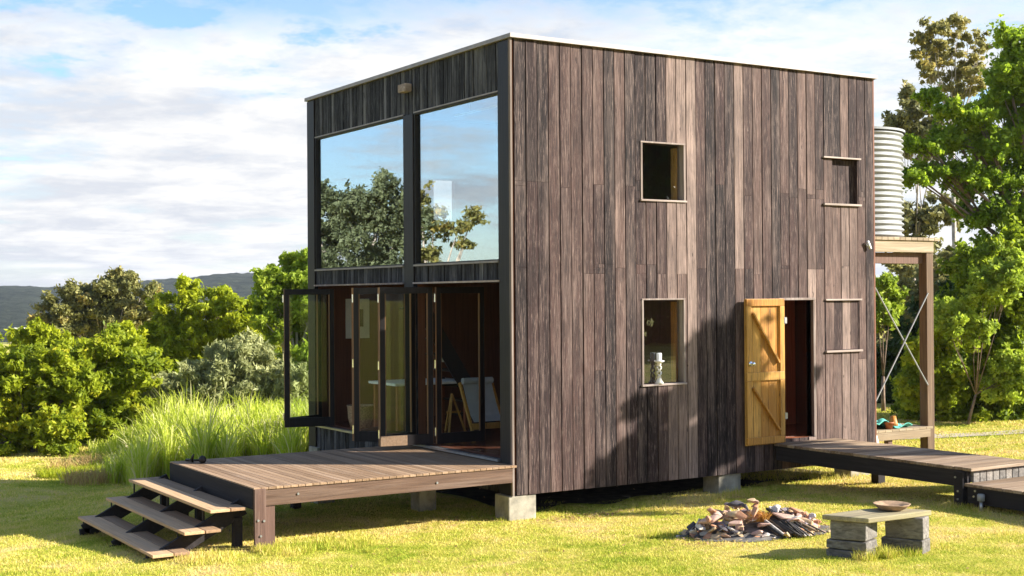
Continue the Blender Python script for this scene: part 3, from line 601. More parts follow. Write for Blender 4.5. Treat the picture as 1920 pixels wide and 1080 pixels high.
# ------------------------------------------------------------ fire pit
RK = []
cols = {'pink': (.52,.33,.25), 'pale': (.60,.52,.44), 'rust': (.45,.22,.12), 'dark': (.07,.06,.065), 'lilac': (.26,.21,.22), 'tan': (.48,.33,.19)}
rm = {k: plain('stone_'+k, v, .9, 0, .3, 14) for k, v in cols.items()}
rock_me = []
for i in range(10):
    r2 = np.random.default_rng(i+3); import bmesh
    bm = bmesh.new(); nv = int(r2.integers(9, 15))
    for _ in range(nv): d = Vector(r2.normal(size=3)).normalized()*float(r2.uniform(.8, 1.1)); bm.verts.new(Vector((d.x*1.15, d.y, d.z*.8)))
    hu = bmesh.ops.convex_hull(bm, input=bm.verts); bmesh.ops.delete(bm, geom=[v for v in bm.verts if not v.link_faces], context='VERTS')
    bmesh.ops.bevel(bm, geom=list(bm.edges), offset=.07, segments=1, affect='EDGES')
    for k, mat in rm.items():
        me = bpy.data.meshes.new('rock'); bm.to_mesh(me); me.materials.append(mat); RK.append((k, me))
    bm.free()
am = plain('ash', (.13,.115,.10), .95, 0, .6, 9)
ax = Vector((R_.x, R_.y, 0)).normalized(); ay = Vector((F_.x, F_.y, 0)).normalized()
cent = Vector((1.22, -3.18, 0))
rl = {'pink': 'pinkish stone', 'pale': 'cream stone', 'rust': 'rusty stone', 'dark': 'blackened stone', 'lilac': 'greyish purple stone', 'tan': 'tan stone'}
def rock(u, v, h, s, k=None):
    """u across the view, v away, metres from the pile centre"""
    k = k or random.choices(['pink', 'pale', 'rust', 'dark', 'lilac', 'tan'], [3.5, 2, 3.5, 2.2, 1.5, 4])[0]
    me = random.choice([q for q in RK if q[0] == k])[1]; p = cent+ax*u+ay*v
    o = bpy.data.objects.new('rock', me); S.collection.objects.link(o); o.location = (p.x, p.y, gz(p.x, p.y)+h)
    o.scale = (s*random.uniform(.8, 1.7), s*random.uniform(.7, 1.1), s*random.uniform(.5, .85)); o.rotation_euler = (random.uniform(-.5, .5), random.uniform(-.5, .5), random.uniform(0, 6.28))
    side = 'left end' if u < -.32 else 'right end' if u > .38 else 'middle'
    edge = 'on top of the heap' if h > .15 else 'low in the heap' if h < .07 else 'halfway up the heap'
    side = ('left end', 'left half', 'middle', 'right half', 'right end')[min(4, max(0, int((u+.9)/.36)))]; fr = 'front' if v < -.1 else 'back' if v > .12 else 'centre'
    big = 'large' if s > .068 else 'small' if s < .048 else 'mid sized'; shp = 'long ' if o.scale.x > 1.3*s else 'flat ' if o.scale.z < .62*s else ''; edge = 'on top' if h > .15 else 'near the ground' if h < .07 else 'halfway up'
    tag(o, f'{big} {shp}{rl[k]} {edge}, {fr} {side} of the fire pit', 'rock', 'stones heaped in the fire pit'); return o
for i in range(235):
    a = random.uniform(0, 6.283); rr_ = math.sqrt(random.random()); u = rr_*math.cos(a)*.80; v = rr_*math.sin(a)*.42
    hm = (.37-.02*abs(u))*max(0, 1-rr_**2.2); 
    if -.02 < u < .38 and v < .12 and random.random() < .75: continue
    h = hm*random.uniform(.35, 1.05)+.015; rock(u, v, h, random.uniform(.03, .095))
for i in range(26): a = random.uniform(0, 6.283); rock(.88*math.cos(a), .47*math.sin(a), .012, random.uniform(.018, .035), random.choice(['pale', 'pink', 'tan']))
ash = MB(); na = 40; cn_ = cent; ring = []
for k in range(na): a = 2*math.pi*k/na; r_ = 1+.12*math.sin(3*a+1)+.08*math.sin(7*a)+random.uniform(-.05, .05); p = cn_+ax*(.88*r_*math.cos(a))+ay*(.50*r_*math.sin(a)); ring.append((p.x, p.y, gz(p.x, p.y)+.006))
top_ = [(cn_.x+(x-cn_.x)*.6, cn_.y+(y-cn_.y)*.6, gz(cn_.x+(x-cn_.x)*.6, cn_.y+(y-cn_.y)*.6)+.05) for x, y, z in ring]
ash.add(ring+top_+[(cn_.x, cn_.y, gz(cn_.x, cn_.y)+.13)], [(k, (k+1) % na, na+(k+1) % na, na+k) for k in range(na)]+[(na+k, na+(k+1) % na, 2*na) for k in range(na)])
tag(ash.build('ash', am, None, 0, True), 'bed of grey ash and soot under the heaped fire pit stones', 'ash', kind='stuff')
rock(-.52, -.1, .20, .10, 'pink'); rock(-.44, -.02, .24, .09, 'pink'); rock(-.62, -.05, .14, .09, 'pale')
stk = plain('charred_stick', (.035,.030,.028), .8, 0, .5, 20); stg = plain('weathered_stick', (.38,.34,.31), .85, 0, .3, 20)
stb = plain('brown_stick', (.17,.115,.07), .85, 0, .3, 20)
for i in range(30):
    u = random.uniform(.0, .42); top = cent+ax*(u-.10)+ay*random.uniform(-.1, .08); u2 = u+random.uniform(.12, .32); bot = cent+ax*u2+ay*random.uniform(-.48, -.34)
    kind = random.choices([0, 1, 2], [5, 2, 3])[0]; r0 = random.uniform(.008, .02)*(1.3 if kind == 1 else 1)
    zt_ = gz(top.x, top.y)+random.uniform(.16, .29); zb__ = gz(bot.x, bot.y)+random.uniform(.015, .05)
    m = MB(); mid = (top+bot)/2+Vector((random.uniform(-.02, .02), random.uniform(-.02, .02), 0)); m.tube([(top.x, top.y, zt_), (mid.x, mid.y, (zt_+zb__)/2+.015), (bot.x, bot.y, zb__)], [r0*.7, r0, r0*.8], 7)
    tag(m.build('stick', (stk, stg, stb)[kind], None, 0, True), ('upper ' if zt_-gz(top.x, top.y) > .23 else 'lower ')+('charred black stick', 'bleached grey stick', 'brown stick')[kind]+(', long' if (top-bot).length > .55 else ', short' if (top-bot).length < .45 else '')+(', thick' if r0 > .015 else ', slender')+(' at the left' if u < .14 else ' in the middle' if u < .28 else ' at the right')+' of the fire pit', 'stick', 'sticks laid on the fire pit')
# dry orange fern clump
def blades(name, cx_, cy_, rad, n, hgt, w, mat, parent=None, lean=.5, z0=None, elong=(1, 1)):
    a = rng.uniform(0, 2*np.pi, n); r = rad*np.sqrt(rng.uniform(0, 1, n)); x = cx_+r*np.cos(a)*elong[0]; y = cy_+r*np.sin(a)*elong[1]; z = (ground(x, y) if z0 is None else np.full(n, z0))-.01
    h = hgt*rng.uniform(.6, 1.1, n); t = rng.uniform(0, 2*np.pi, n); dx, dy = np.cos(t), np.sin(t); ln = h*lean*rng.uniform(.2, 1, n)*1; t2 = rng.uniform(0, 2*np.pi, n)
    b = np.stack([x, y, z], 1); sdv = np.stack([dx, dy, 0*dx], 1)*(w*rng.uniform(.6, 1.2, n)/2)[:, None]; l = np.stack([np.cos(t2)*ln, np.sin(t2)*ln, h], 1)
    m1 = b+l*np.array([.35, .35, .6]); tip = b+l
    q = np.stack([b-sdv, b+sdv, m1+sdv*.8, m1-sdv*.8], 1).reshape(-1, 3); q2 = np.stack([m1-sdv*.8, m1+sdv*.8, tip+sdv*.1, tip-sdv*.1], 1).reshape(-1, 3)
    tt = rng.uniform(0, 1, n); return fastmesh(name, np.concatenate([q, q2]), 4, mat, parent, {'tint': np.concatenate([tt, tt])})
fern = leafmat('dry_fern', (.30,.13,.03), (.60,.32,.07), .3); p = cent+ax*.05+ay*-.12
tag(blades('dry_fern', p.x, p.y, .09, 420, .11, .012, fern, None, 1.2, gz(p.x, p.y)+.17), 'orange brown dried fern bundle among the fire pit sticks', 'dry fern')

# ------------------------------------------------------------ sleeper table with bowl
tb = thing('sleeper_table', 'low rustic table of stacked grey timber sleepers beside the fire pit', 'table', (1.3, -5.0, gz(1.3, -5)))
g0 = gz(1.2, -5)-.03
def ob(mb_, c, ux, uy, lx, ly, z0_, z1_):
    vs = []
    for z in (z0_, z1_):
        for (i, j) in ((-1,-1),(1,-1),(1,1),(-1,1)): p = c+ux*(lx/2*i)+uy*(ly/2*j); vs.append((p.x+random.uniform(-.006, .006), p.y+random.uniform(-.006, .006), z+random.uniform(-.005, .005)))
    return mb_.add(vs, [(0,3,2,1),(4,5,6,7),(0,1,5,4),(1,2,6,5),(2,3,7,6),(3,0,4,7)])
ux = Vector((.93, .36, 0)).normalized(); ux = Vector((.985, -.17, 0)); uy = Vector((.17, .985, 0))
tcn = Vector((1.33, -4.98, 0))
e1 = Vector((-.375, .927, 0)); e2 = Vector((.927, .375, 0)); c1 = Vector((.91, -5.16, 0)); c2 = Vector((1.57, -5.30, 0))
def sleeper(c, le, wi, za, zb, off=0):
    m = MB(); ob(m, c+e1*(le/2+off)+e2*(wi/2), e1, e2, le, wi, g0+za, g0+zb)
    o = m.build('leg_block', MT['greywood'], tb, .012); return o
sleeper(c1, .42, .30, 0, .10, .01); sleeper(c1, .43, .305, .106, .20); sleeper(c1, .39, .31, .207, .40)
sleeper(c2, .44, .24, 0, .17); sleeper(c2+e2*.01, .40, .20, .176, .40)
m = MB(); P_ = [c1-e2*.03-e1*.035, c2+e2*.235-e1*.02, c2+e2*.235+e1*.42, c1-e2*.05+e1*.45]; pc_ = c1*.5+c2*.5-e1*.05
ring = [P_[0], (P_[0]+P_[1])/2-e1*.008, P_[1], P_[1]*.45+P_[2]*.55+e2*.015, P_[2], P_[2]*.6+P_[3]*.4+e1*.02, P_[3], P_[3]*.5+P_[0]*.5-e2*.012]
nn_ = len(ring); m.add([(p.x, p.y, g0+.403) for p in ring]+[(p.x, p.y, g0+.452+.004*(i % 3)) for i, p in enumerate(ring)], [tuple(range(nn_))[::-1], tuple(range(nn_, 2*nn_))]+[(i, (i+1) % nn_, nn_+(i+1) % nn_, nn_+i) for i in range(nn_)])
MT['plank'] = wood('lichen_plank', [(0, (.26,.21,.13)), (1, (.38,.32,.20))], 'x', .4, (.55,.50,.2), .4, gs=.6)
m.build('tabletop', MT['plank'], tb, .01)
mbw_ = plain('clay_bowl', (.34,.22,.13), .7, 0, .3, 12)
m = MB(); m.lathe((1.49, -4.97, g0+.460), [(.001, 0), (.11, 0), (.15, .02), (.185, .055), (.19, .062), (.183, .064), (.14, .035), (.09, .022), (.001, .02)], 36)
tag(m.build('bowl', mbw_, None, 0, True), 'wide shallow brown clay bowl resting on the sleeper table', 'bowl')

# ------------------------------------------------------------ vegetation
def P3(px, py, d):
    p = CAM+(R_*((px-960)/2516)+U_*((540-py)/2516)+F_)*d; return Vector(p)
def foliage(name, blobs, n, size, mat, parent, sub=10, subr=.42, flat=.6, asp=1.7, surf=.55, droop=0., shoots=.22):
    """blobs: (centre, (rx,ry,rz)). leaves gather in sub clumps near each blob's surface"""
    cs, rs, wt = [], [], []
    for c, r in blobs:
        k = int(sub*2.4); 
        dv = rng.normal(size=(k, 3)); dv /= np.linalg.norm(dv, axis=1)[:, None]; q = (rng.uniform(surf, 1.0, k)*rng.choice([1, 1, 1, 1.18, 1.34], k))[:, None]
        cc = np.array(c)+dv*q*np.array(r); cs.append(cc); rb = subr*.82*float(np.mean(r))*rng.uniform(.5, 1.35, k); rs.append(rb); wt.append(rb**2)
    cs = np.concatenate(cs); rs = np.concatenate(rs); wt = np.concatenate(wt); wt /= wt.sum()
    idx = rng.choice(len(cs), n, p=wt); dv = rng.normal(size=(n, 3)); dv /= np.linalg.norm(dv, axis=1)[:, None]
    rad = rs[idx]*rng.uniform(.05, 1, n)**.5*rng.choice([1, 1, 1, 1.3, 1.7], n); pos = cs[idx]+dv*rad[:, None]*np.array([1, 1, flat])
    ns = int(n*shoots)
    if ns:      # leafy twigs that stick out of the crown
        K = max(8, ns//26); ci = rng.integers(0, len(cs), K); cen = np.array([b[0] for b in blobs]); nb = np.argmin(((cs[ci][:, None]-cen[None])**2).sum(-1), 1)
        od = cs[ci]-cen[nb]; od /= np.linalg.norm(od, axis=1)[:, None]+1e-6; od = od*np.array([1, 1, .6])+rng.normal(size=(K, 3))*.35+np.array([0, 0, .22]); od /= np.linalg.norm(od, axis=1)[:, None]
        ll = rs[ci]*rng.uniform(1.1, 2.4, K); w = rng.integers(0, K, ns); tt_ = rng.uniform(.2, 1, ns)
        pos[:ns] = cs[ci][w]+od[w]*(ll[w]*tt_)[:, None]+rng.normal(size=(ns, 3))*(size*.55)
        idx[:ns] = ci[w]
    nrm = dv*.7+rng.normal(size=(n, 3))*.75+np.array([0, 0, .35]); nrm /= np.linalg.norm(nrm, axis=1)[:, None]
    a = np.cross(nrm, rng.normal(size=(n, 3))); a[:, 2] -= droop; a /= np.linalg.norm(a, axis=1)[:, None]; b = np.cross(nrm, a)
    s = size*rng.uniform(.55, 1.3, n)[:, None]; a = a*s*asp/2; b = b*s/2
    v = np.stack([pos-a, pos+b*.9+a*.1, pos+a, pos-b*.9+a*.1], 1).reshape(-1, 3)
    ct = rng.uniform(0, 1, len(cs)); t = np.clip(ct[idx]*.6+rng.uniform(0, 1, n)*.4, 0, 1)
    return fastmesh(name, v, 4, mat, parent, {'tint': t}), cs
def tree(name, label, cat, d, base, ell, n, size, mat, bark, group=None, tr=.14, sub=10, subr=.42, flat=.75, asp=1.7, dd=.8, surf=.55, droop=0., limbs=12, dj=.5, fork=.35):
    """ell: (px, py, rx, ry) silhouettes lobes measured at distance d"""
    bx, by = base; bz = gz(bx, by); T = thing(name, label, cat, (bx, by, bz), group); blobs = []
    for (px, py, rx, ry) in ell:
        off = random.uniform(-dj, dj); c = P3(px, py, d+off); a, b = rx/2516*d, ry/2516*d; blobs.append((tuple(c), (a*.9, a*.9*dd+.1, b)))
    f, cs = foliage('crown', blobs, n, size, mat, T, sub, subr, flat, asp, surf, droop)
    m = MB(); top = np.mean([b[0] for b in blobs], 0); top = Vector(top); root = Vector((bx, by, bz-.15)); fk = root.lerp(Vector((top.x, top.y, top.z)), fork)
    fk.x += random.uniform(-.1, .1)*tr*8; m.tube([root, root.lerp(fk, .5)+Vector((random.uniform(-.1, .1), 0, 0)), fk], [tr*1.25, tr, tr*.8], 10)
    for (c, r) in blobs[:limbs]:
        c = Vector(c); mid = fk.lerp(c, .5)+Vector((random.uniform(-.15, .15), random.uniform(-.15, .15), .1))*(c-fk).length*.5; m.tube([fk, mid, c], [tr*.42, tr*.24, tr*.07], 7)
    for k in rng.choice(len(cs), min(len(cs), limbs*4), replace=False):
        c = Vector(cs[k]); b = min(blobs, key=lambda q: (Vector(q[0])-c).length); s0 = Vector(b[0]).lerp(fk, .35); m.tube([s0, s0.lerp(c, .5)+Vector((0, 0, .05)), c], [tr*.15, tr*.09, tr*.03], 5)
    m.build('trunk', bark, T, 0, True); return T
bk_g = plain('pale_gum_bark', (.42,.36,.30), .85, 0, .35, 5); bk_d = plain('dark_bark', (.10,.075,.055), .9, 0, .35, 8); bk_m = plain('brown_bark', (.20,.14,.10), .9, 0, .35, 8)
F_gum = leafmat('gum_leaves', (.10,.115,.035), (.31,.29,.09), .3, (.46,.30,.07)); F_dark = leafmat('dark_leaves', (.022,.045,.012), (.07,.12,.022), .3)
F_yel = leafmat('yellow_green_leaves', (.17,.23,.012), (.46,.50,.022), .45, (.58,.56,.04)); F_mid = leafmat('mid_green_leaves', (.10,.16,.010), (.38,.43,.022), .5, (.56,.48,.03))
F_wil = leafmat('grey_green_leaves', (.19,.21,.08), (.42,.43,.18), .4, (.58,.58,.28)); F_bri = leafmat('bright_green_leaves', (.15,.23,.02), (.42,.52,.05), .5, (.62,.64,.10))
F_oak = leafmat('broad_green_leaves', (.06,.12,.010), (.32,.40,.022), .55, (.64,.64,.05)); F_gtp = leafmat('golden_gum_leaves', (.13,.14,.05), (.40,.36,.12), .45, (.66,.46,.10))
F_brd = leafmat('sunlit_broad_leaves', (.07,.15,.015), (.34,.46,.03), .6, (.66,.70,.07))  # lighter copy of the broad leaf colour, with sunlight put into it
F_olv = leafmat('olive_leaves', (.11,.12,.04), (.32,.30,.11), .35, (.50,.40,.12))
# --- left background
tree('gum_tree', 'wide domed olive green gum tree with pale bare branches, before the far hills', 'tree', 58, cpt(195, 58),
     [(110,590,48,40),(160,555,50,32),(215,545,48,30),(265,555,42,34),(290,590,28,40),(95,620,40,28),(185,590,45,28),(235,600,40,24),(130,560,36,26),(225,520,14,10),(150,620,40,22),(285,640,24,28)], 60000, .10, F_gum, bk_g, 'trees and shrubs beyond the lawn on the left', .28, 9, .36, .7, 2.0, .8, .5, limbs=12, fork=.2)
tree('feathery_tree', 'yellow green feathery tree to the right of the domed gum tree', 'tree', 42, cpt(375, 42),
     [(350,545,26,22),(330,585,48,34),(385,590,52,36),(445,585,38,34),(425,560,22,18),(300,620,30,30),(350,640,50,34),(420,635,50,30),(470,600,22,30),(310,660,40,36),(345,690,50,36)], 70000, .08, F_yel, bk_m, 'trees and shrubs beyond the lawn on the left', .16, 12, .32, .65, 2.2, .8, .5)
tree('pale_green_tree', 'tall light green tree at the left edge of the house', 'tree', 40, cpt(570, 40),
     [(510,520,30,28),(550,505,30,26),(585,500,26,30),(500,565,26,34),(545,560,40,40),(590,560,40,50),(520,615,34,36),(575,630,44,50),(560,690,44,40),(610,640,40,60)], 60000, .085, F_bri, bk_g, 'trees and shrubs beyond the lawn on the left', .16, 11, .34, .75, 1.9, .8, .5)
tree('willow_shrub', 'rounded grey green willowy shrub behind the reeds, left of the house', 'shrub', 35, cpt(440, 35),
     [(400,700,48,44),(450,680,50,46),(500,700,42,44),(440,735,70,36),(380,730,36,34),(510,740,36,36),(555,740,40,50)], 80000, .055, F_wil, bk_m, 'trees and shrubs beyond the lawn on the left', .08, 14, .34, .85, 3.2, .9, .5, .6)
tree('dense_shrub', 'large dense dark green shrub at the left edge of the photo', 'shrub', 32.5, cpt(60, 32.5),
     [(30,700,60,44),(90,690,60,44),(20,760,56,52),(90,755,60,48),(140,720,40,40),(50,820,60,36),(110,810,50,40),(-30,740,60,80),(0,830,50,30)], 85000, .068, F_mid, bk_d, 'trees and shrubs beyond the lawn on the left', .10, 13, .34, .6, 2.2, .9, .5)
tree('bushy_shrub', 'mid green bushy shrub between the dark shrub and the reeds', 'shrub', 34.5, cpt(215, 34.5),
     [(180,680,48,40),(225,670,46,40),(255,710,40,44),(190,740,60,44),(250,760,50,40),(160,780,50,46),(215,800,40,36)], 72000, .068, F_mid, bk_d, 'trees and shrubs beyond the lawn on the left', .09, 13, .34, .6, 2.2, .9, .5)
tree('lime_shrub', 'lime green young shrub rising above the dark shrub at far left', 'shrub', 37, cpt(70, 37),
     [(70,625,20,22),(50,645,26,22),(95,650,26,24),(115,640,16,12),(60,680,40,30)], 16000, .085, F_yel, bk_m, 'trees and shrubs beyond the lawn on the left', .05, 11, .36, .8, 2.2)
tree('lime_shrub', 'lime green upright shrub in front of the gum tree trunks', 'shrub', 37, cpt(235, 37),
     [(230,635,20,24),(250,650,22,24),(210,655,22,20),(180,660,30,18),(240,690,34,30)], 16000, .085, F_yel, bk_m, 'trees and shrubs beyond the lawn on the left', .05, 11, .36, .8, 2.2)
# --- right background
tree('tall_gum_tree', 'tall slender gum tree with golden topped crown above the water tank', 'tree', 46, cpt(1790, 46),
     [(1745,55,30,22),(1790,50,30,22),(1825,75,24,22),(1735,95,28,24),(1785,100,34,26),(1835,110,16,22),(1750,130,32,22),(1800,145,34,24),(1830,160,20,26),(1725,80,16,26),(1790,185,26,18)], 9500, .095, F_gtp, bk_g, 'trees behind the yard on the right', .08, 7, .32, .7, 2.0, .8, .45, fork=.72)
tree('gum_tree', 'olive gum tree with ragged grey crown just above the tank lid', 'tree', 52, cpt(1710, 52),
     [(1705,190,22,26),(1690,235,32,22),(1730,230,34,30),(1760,260,30,30),(1720,280,36,24),(1680,250,24,16),(1770,400,36,30),(1720,420,40,34),(1680,400,30,26),(1750,470,40,34),(1700,490,40,30)], 24000, .13, F_olv, bk_g, 'trees behind the yard on the right', .10, 9, .36, .75, 2.0, .8, .45, fork=.5)
tree('grey_gum_tree', 'pale greyish gum tree with thin trunk seen through the tank stand', 'tree', 45, cpt(1790, 45),
     [(1680,560,50,36),(1720,600,40,50),(1660,640,40,40),(1700,700,46,50),(1650,720,40,50),(1770,540,40,30),(1800,500,36,30),(1730,530,40,30),(1680,770,50,30)], 40000, .11, F_olv, bk_g, 'trees behind the yard on the right', .13, 10, .36, .75, 2.2)
tree('broad_leaved_tree', 'broad leaved green tree reaching in from the right edge above the tank', 'tree', 34, cpt(2060, 34),
     [(1900,90,34,34),(1890,150,36,30),(1940,130,50,60),(1780,205,26,14),(1740,185,22,12),(1830,225,36,18),(1880,200,40,28),(1790,265,50,20),(1730,275,34,14),(1850,270,46,24),(1910,260,46,34),(1760,320,46,18),(1820,340,46,26),(1715,330,26,12),(1880,340,46,32),(1930,330,40,50),(1840,400,40,26),(1900,410,46,34),(1870,460,36,26),(1930,470,36,40),(1850,300,30,20),(1960,220,60,60),(1990,350,60,80),(2040,200,90,90),(2050,380,90,100)], 125000, .088, F_brd, bk_m, 'trees behind the yard on the right', .17, 12, .46, .7, 1.35, .9, .2, fork=.45, limbs=25)
tree('dense_hedge_tree', 'dense dark green tree filling the right edge below the broad leaved tree', 'tree', 31, cpt(1860, 31),
     [(1800,600,50,44),(1860,560,54,44),(1915,540,46,50),(1780,670,54,50),(1850,660,60,50),(1920,650,56,50),(1740,700,44,46),(1800,750,60,46),(1880,750,60,46),(1940,740,50,60),(1730,770,50,36),(1850,790,60,26),(1760,790,50,30),(1920,790,60,30),(1980,640,60,60),(1830,500,44,40),(1900,480,50,40),(1960,520,60,60),(1990,770,60,60),(1760,730,50,60)], 240000, .08, F_oak, bk_d, 'trees behind the yard on the right', .10, 16, .44, .7, 1.6, .9, .2, fork=.12)
tree('lime_shrub', 'bright lime green shrub catching the sun right of the tank stand post', 'shrub', 29.4, cpt(1810, 29.4),
     [(1790,600,36,26),(1830,620,30,20),(1770,580,24,16),(1880,530,40,30),(1900,500,34,24),(1850,540,34,24),(1900,690,40,28),(1880,720,40,26),(1930,700,30,30)], 40000, .07, F_bri, bk_m, 'trees behind the yard on the right', .03, 10, .36, .7, 1.6)
tree('sapling', 'small bright green sapling just right of the house corner under the tank platform', 'tree', 33, cpt(1655, 33),
     [(1655,540,22,16),(1670,565,28,18),(1650,590,24,20),(1640,560,20,30)], 9000, .09, F_bri, bk_m, 'trees behind the yard on the right', .05, 9, .4, .6, 1.8)
tree('yellow_shrub', 'small yellow green shrub behind the tank stand post', 'shrub', 30.5, cpt(1755, 30.5),
     [(1755,640,20,24),(1745,670,22,20),(1720,660,24,20),(1715,730,26,30)], 9000, .085, F_yel, bk_m, 'trees behind the yard on the right', .05, 9, .4, .7, 1.8)
for (px, py, d, w, h, mt2, lab) in ((-40, 700, 40, 60, 70, F_mid, 'green shrub cut by the left edge of the photo behind the dark shrub'), (130, 700, 41, 60, 50, F_bri, 'light green shrub between the two dark shrubs'), (285, 715, 39, 50, 60, F_mid, 'green shrub below the feathery tree, left of the willowy shrub'),
        (330, 740, 37, 50, 40, F_wil, 'low grey green shrub at the left foot of the willowy shrub'), (480, 650, 44, 60, 50, F_mid, 'green shrub behind the willowy shrub'), (600, 720, 38, 60, 70, F_bri, 'light green shrub half hidden by the house corner'), (700, 700, 42, 70, 80, F_mid, 'green shrub hidden behind the left part of the house'), (820, 700, 46, 80, 90, F_yel, 'yellow green shrub hidden behind the house corner'), (960, 690, 48, 80, 100, F_mid, 'tall green shrub hidden behind the middle of the house')):
    tree('fill_shrub' if 0 else 'green_shrub', lab, 'shrub', d, cpt(px, d), [(px-w*.5, py, w*.6, h*.8), (px+w*.5, py+4, w*.6, h*.8), (px, py-h*.3, w*.6, h*.7), (px, py+h*.5, w, h*.6)], 16000, .10, mt2, bk_d, 'trees and shrubs beyond the lawn on the left', .05, 14, .34, .65, 2.0)
for (px, py, d, w, h, lab) in ((1700, 700, 36, 60, 90, 'dark leafy tree between the stand post and the house, in the shade'), (1800, 640, 35, 60, 110, 'dark leafy tree behind the lime shrub'), (1900, 600, 36, 60, 120, 'dark leafy tree behind the dense hedge tree'), (1780, 560, 38, 60, 70, 'leafy tree whose top rises behind the stand post')):  # row added as a dark backing behind the hedge
    tree('leafy_tree', lab, 'tree', d, cpt(px, d), [(px-w*.5, py, w*.7, h*.7), (px+w*.5, py+4, w*.7, h*.7), (px, py-h*.4, w*.7, h*.6), (px, py+h*.6, w, h*.6), (px, 790, w, 30)], 26000, .12, F_dark if px != 1780 else F_olv, bk_d, 'trees behind the yard on the right', .09, 14, .36, .65, 1.8)
# low undergrowth that hides the horizon behind the yard
for i, (px, d, w, h) in enumerate(((1640, 48, 60, 50), (1760, 50, 60, 60), (1500, 46, 70, 60), (1350, 50, 80, 60), (1980, 36, 70, 90), (2080, 34, 80, 120), (1180, 52, 90, 60))):
    tree('background_tree', ('olive tree low behind the tank stand', 'dark tree behind the stand post', 'dark tree hidden behind the house right side', 'dark tree hidden behind the house middle', 'dark tree beyond the right edge', 'tall dark tree beyond the right edge', 'dark tree hidden behind the house left side')[i], 'tree', d, cpt(px, d),
         [(px-w*.5, 790-h*.5, w*.6, h), (px+w*.5, 780-h*.6, w*.6, h), (px, 730-h*.8, w*.7, h*.9)], 9000, .15, F_dark if i else F_olv, bk_d, 'trees behind the yard on the right', .12, 12, .36)
# --- trees outside the frame: one throws its shade on the wall, others are mirrored in the glass
def far_tree(name, label, cat, base, blobs, n, size, mat, bark, tr=.25, sub=10, subr=.38, fork=.45):
    bx, by = base; bz = gz(bx, by); T = thing(name, label, cat, (bx, by, bz)); f, cs = foliage('crown', blobs, n, size, mat, T, sub, subr, .75, 1.7, .35)
    m = MB(); top = Vector(np.mean([b[0] for b in blobs], 0)); root = Vector((bx, by, bz-.2)); fk = root.lerp(top, fork); m.tube([root, root.lerp(fk, .5)+Vector((.1, 0, 0)), fk], [tr*1.3, tr, tr*.8], 10)
    for c, r in blobs: c = Vector(c); m.tube([fk, fk.lerp(c, .5)+Vector((0, 0, .2)), c], [tr*.5, tr*.33, tr*.12], 7)
    for k in rng.choice(len(cs), min(len(cs), 70), replace=False):
        c = Vector(cs[k]); b = min(blobs, key=lambda q: (Vector(q[0])-c).length); m.tube([Vector(b[0]), Vector(b[0]).lerp(c, .5), c], [tr*.16, tr*.1, tr*.04], 5)
    m.build('trunk', bark, T, 0, True); return T
sh = []
for (x, z, r, t_) in ((3.15, 1.95, .42, 11.3), (2.75, 1.3, .55, 10.8), (2.2, .95, .5, 10.5), (1.75, .55, .45, 10.6), (3.35, .9, .6, 11), (3.0, .4, .6, 10.6), (2.3, .2, .6, 11.2), (3.95, 1.25, .42, 11.8), (4.1, .5, .45, 11.4), (3.5, 1.6, .35, 11.9), (1.5, .1, .5, 10.4), (4.3, .95, .25, 12), (3.6, 2.35, .16, 11.5)):
    c = Vector((x, 0, z))+sd*t_; sh.append((tuple(c), (r, r, r*.9)))
far_tree('shade_tree', 'leafy tree outside the frame on the right whose shadow falls on the board wall', 'tree', (11.6, -7.2), sh, 3600, .19, F_oak, bk_m, .26, 6, .24)
bl_ = [((36, -44, 9.5), (4.5, 4.5, 3.6)), ((40, -46, 10.5), (4.5, 4.5, 3.6)), ((43, -44, 9), (4.5, 4.5, 4)), ((34, -47, 6), (4.5, 4.5, 4)), ((38, -45, 5), (5, 5, 3.6)), ((42, -47, 4.5), (5, 5, 3.6)), ((38, -45, 1.8), (6, 5, 2.2))]
far_tree('evergreen_tree', 'large dark evergreen tree outside the frame, mirrored in the small windows', 'tree', (38.5, -45.5), bl_, 36000, .3, F_dark, bk_d, .4, 16, .34)
bl_ = [((-14.8, 40.3, 6.3), (1.7, 1.7, 1.5)), ((-16.2, 39.6, 6.6), (1.5, 1.5, 1.2)), ((-17.6, 38.9, 6.9), (1.4, 1.4, 1.2)), ((-18.6, 38.4, 6.3), (1.1, 1.1, 1.4)), ((-15.4, 40, 3.6), (2.2, 2.2, 2.0)), ((-17.4, 39, 4.2), (2.0, 2.0, 2.0)), ((-18.2, 38.6, 1.8), (1.8, 1.8, 1.8)), ((-15.2, 40.2, 1.2), (2.2, 2.2, 1.8)), ((-13, 41, 4), (2, 2, 3))]
far_tree('spreading_tree', 'broad spreading tree outside the frame on the left, mirrored in the upper left window', 'tree', (-16.5, 39.4), bl_, 60000, .13, leafmat('spreading_leaves', (.09,.115,.06), (.21,.24,.12), .35), bk_g, .35, 16, .32)
bl_ = [((-19.6, 37.9, 6.3), (.8, .8, .9)), ((-20.6, 37.4, 6.0), (.5, .5, .35)), ((-21.2, 37.1, 6.4), (.55, .55, .5)), ((-19.4, 38, 4.6), (.7, .7, .7)), ((-20.9, 37.2, 5.3), (.5, .4, .3)), ((-19.1, 38.1, 7.4), (.4, .4, .4))]
far_tree('open_gum_tree', 'thin gum tree with bare forked limbs outside the frame, mirrored in the upper right window', 'tree', (-19.2, 38), bl_, 5000, .12, F_gum, bk_g, .16, 9, .4, .3)
bl_ = [((-11.6, 42.6, 7.2), (.9, .9, 1.2)), ((-13.8, 41.2, 7.8), (.6, .6, 1.0)), ((-10.5, 43, 4), (1.6, 1.6, 3))]
far_tree('slender_tree', 'slender tree outside the frame, mirrored at the left edge of the upper left window', 'tree', (-12, 42.5), bl_, 9000, .13, F_olv, bk_g, .2, 10, .36)

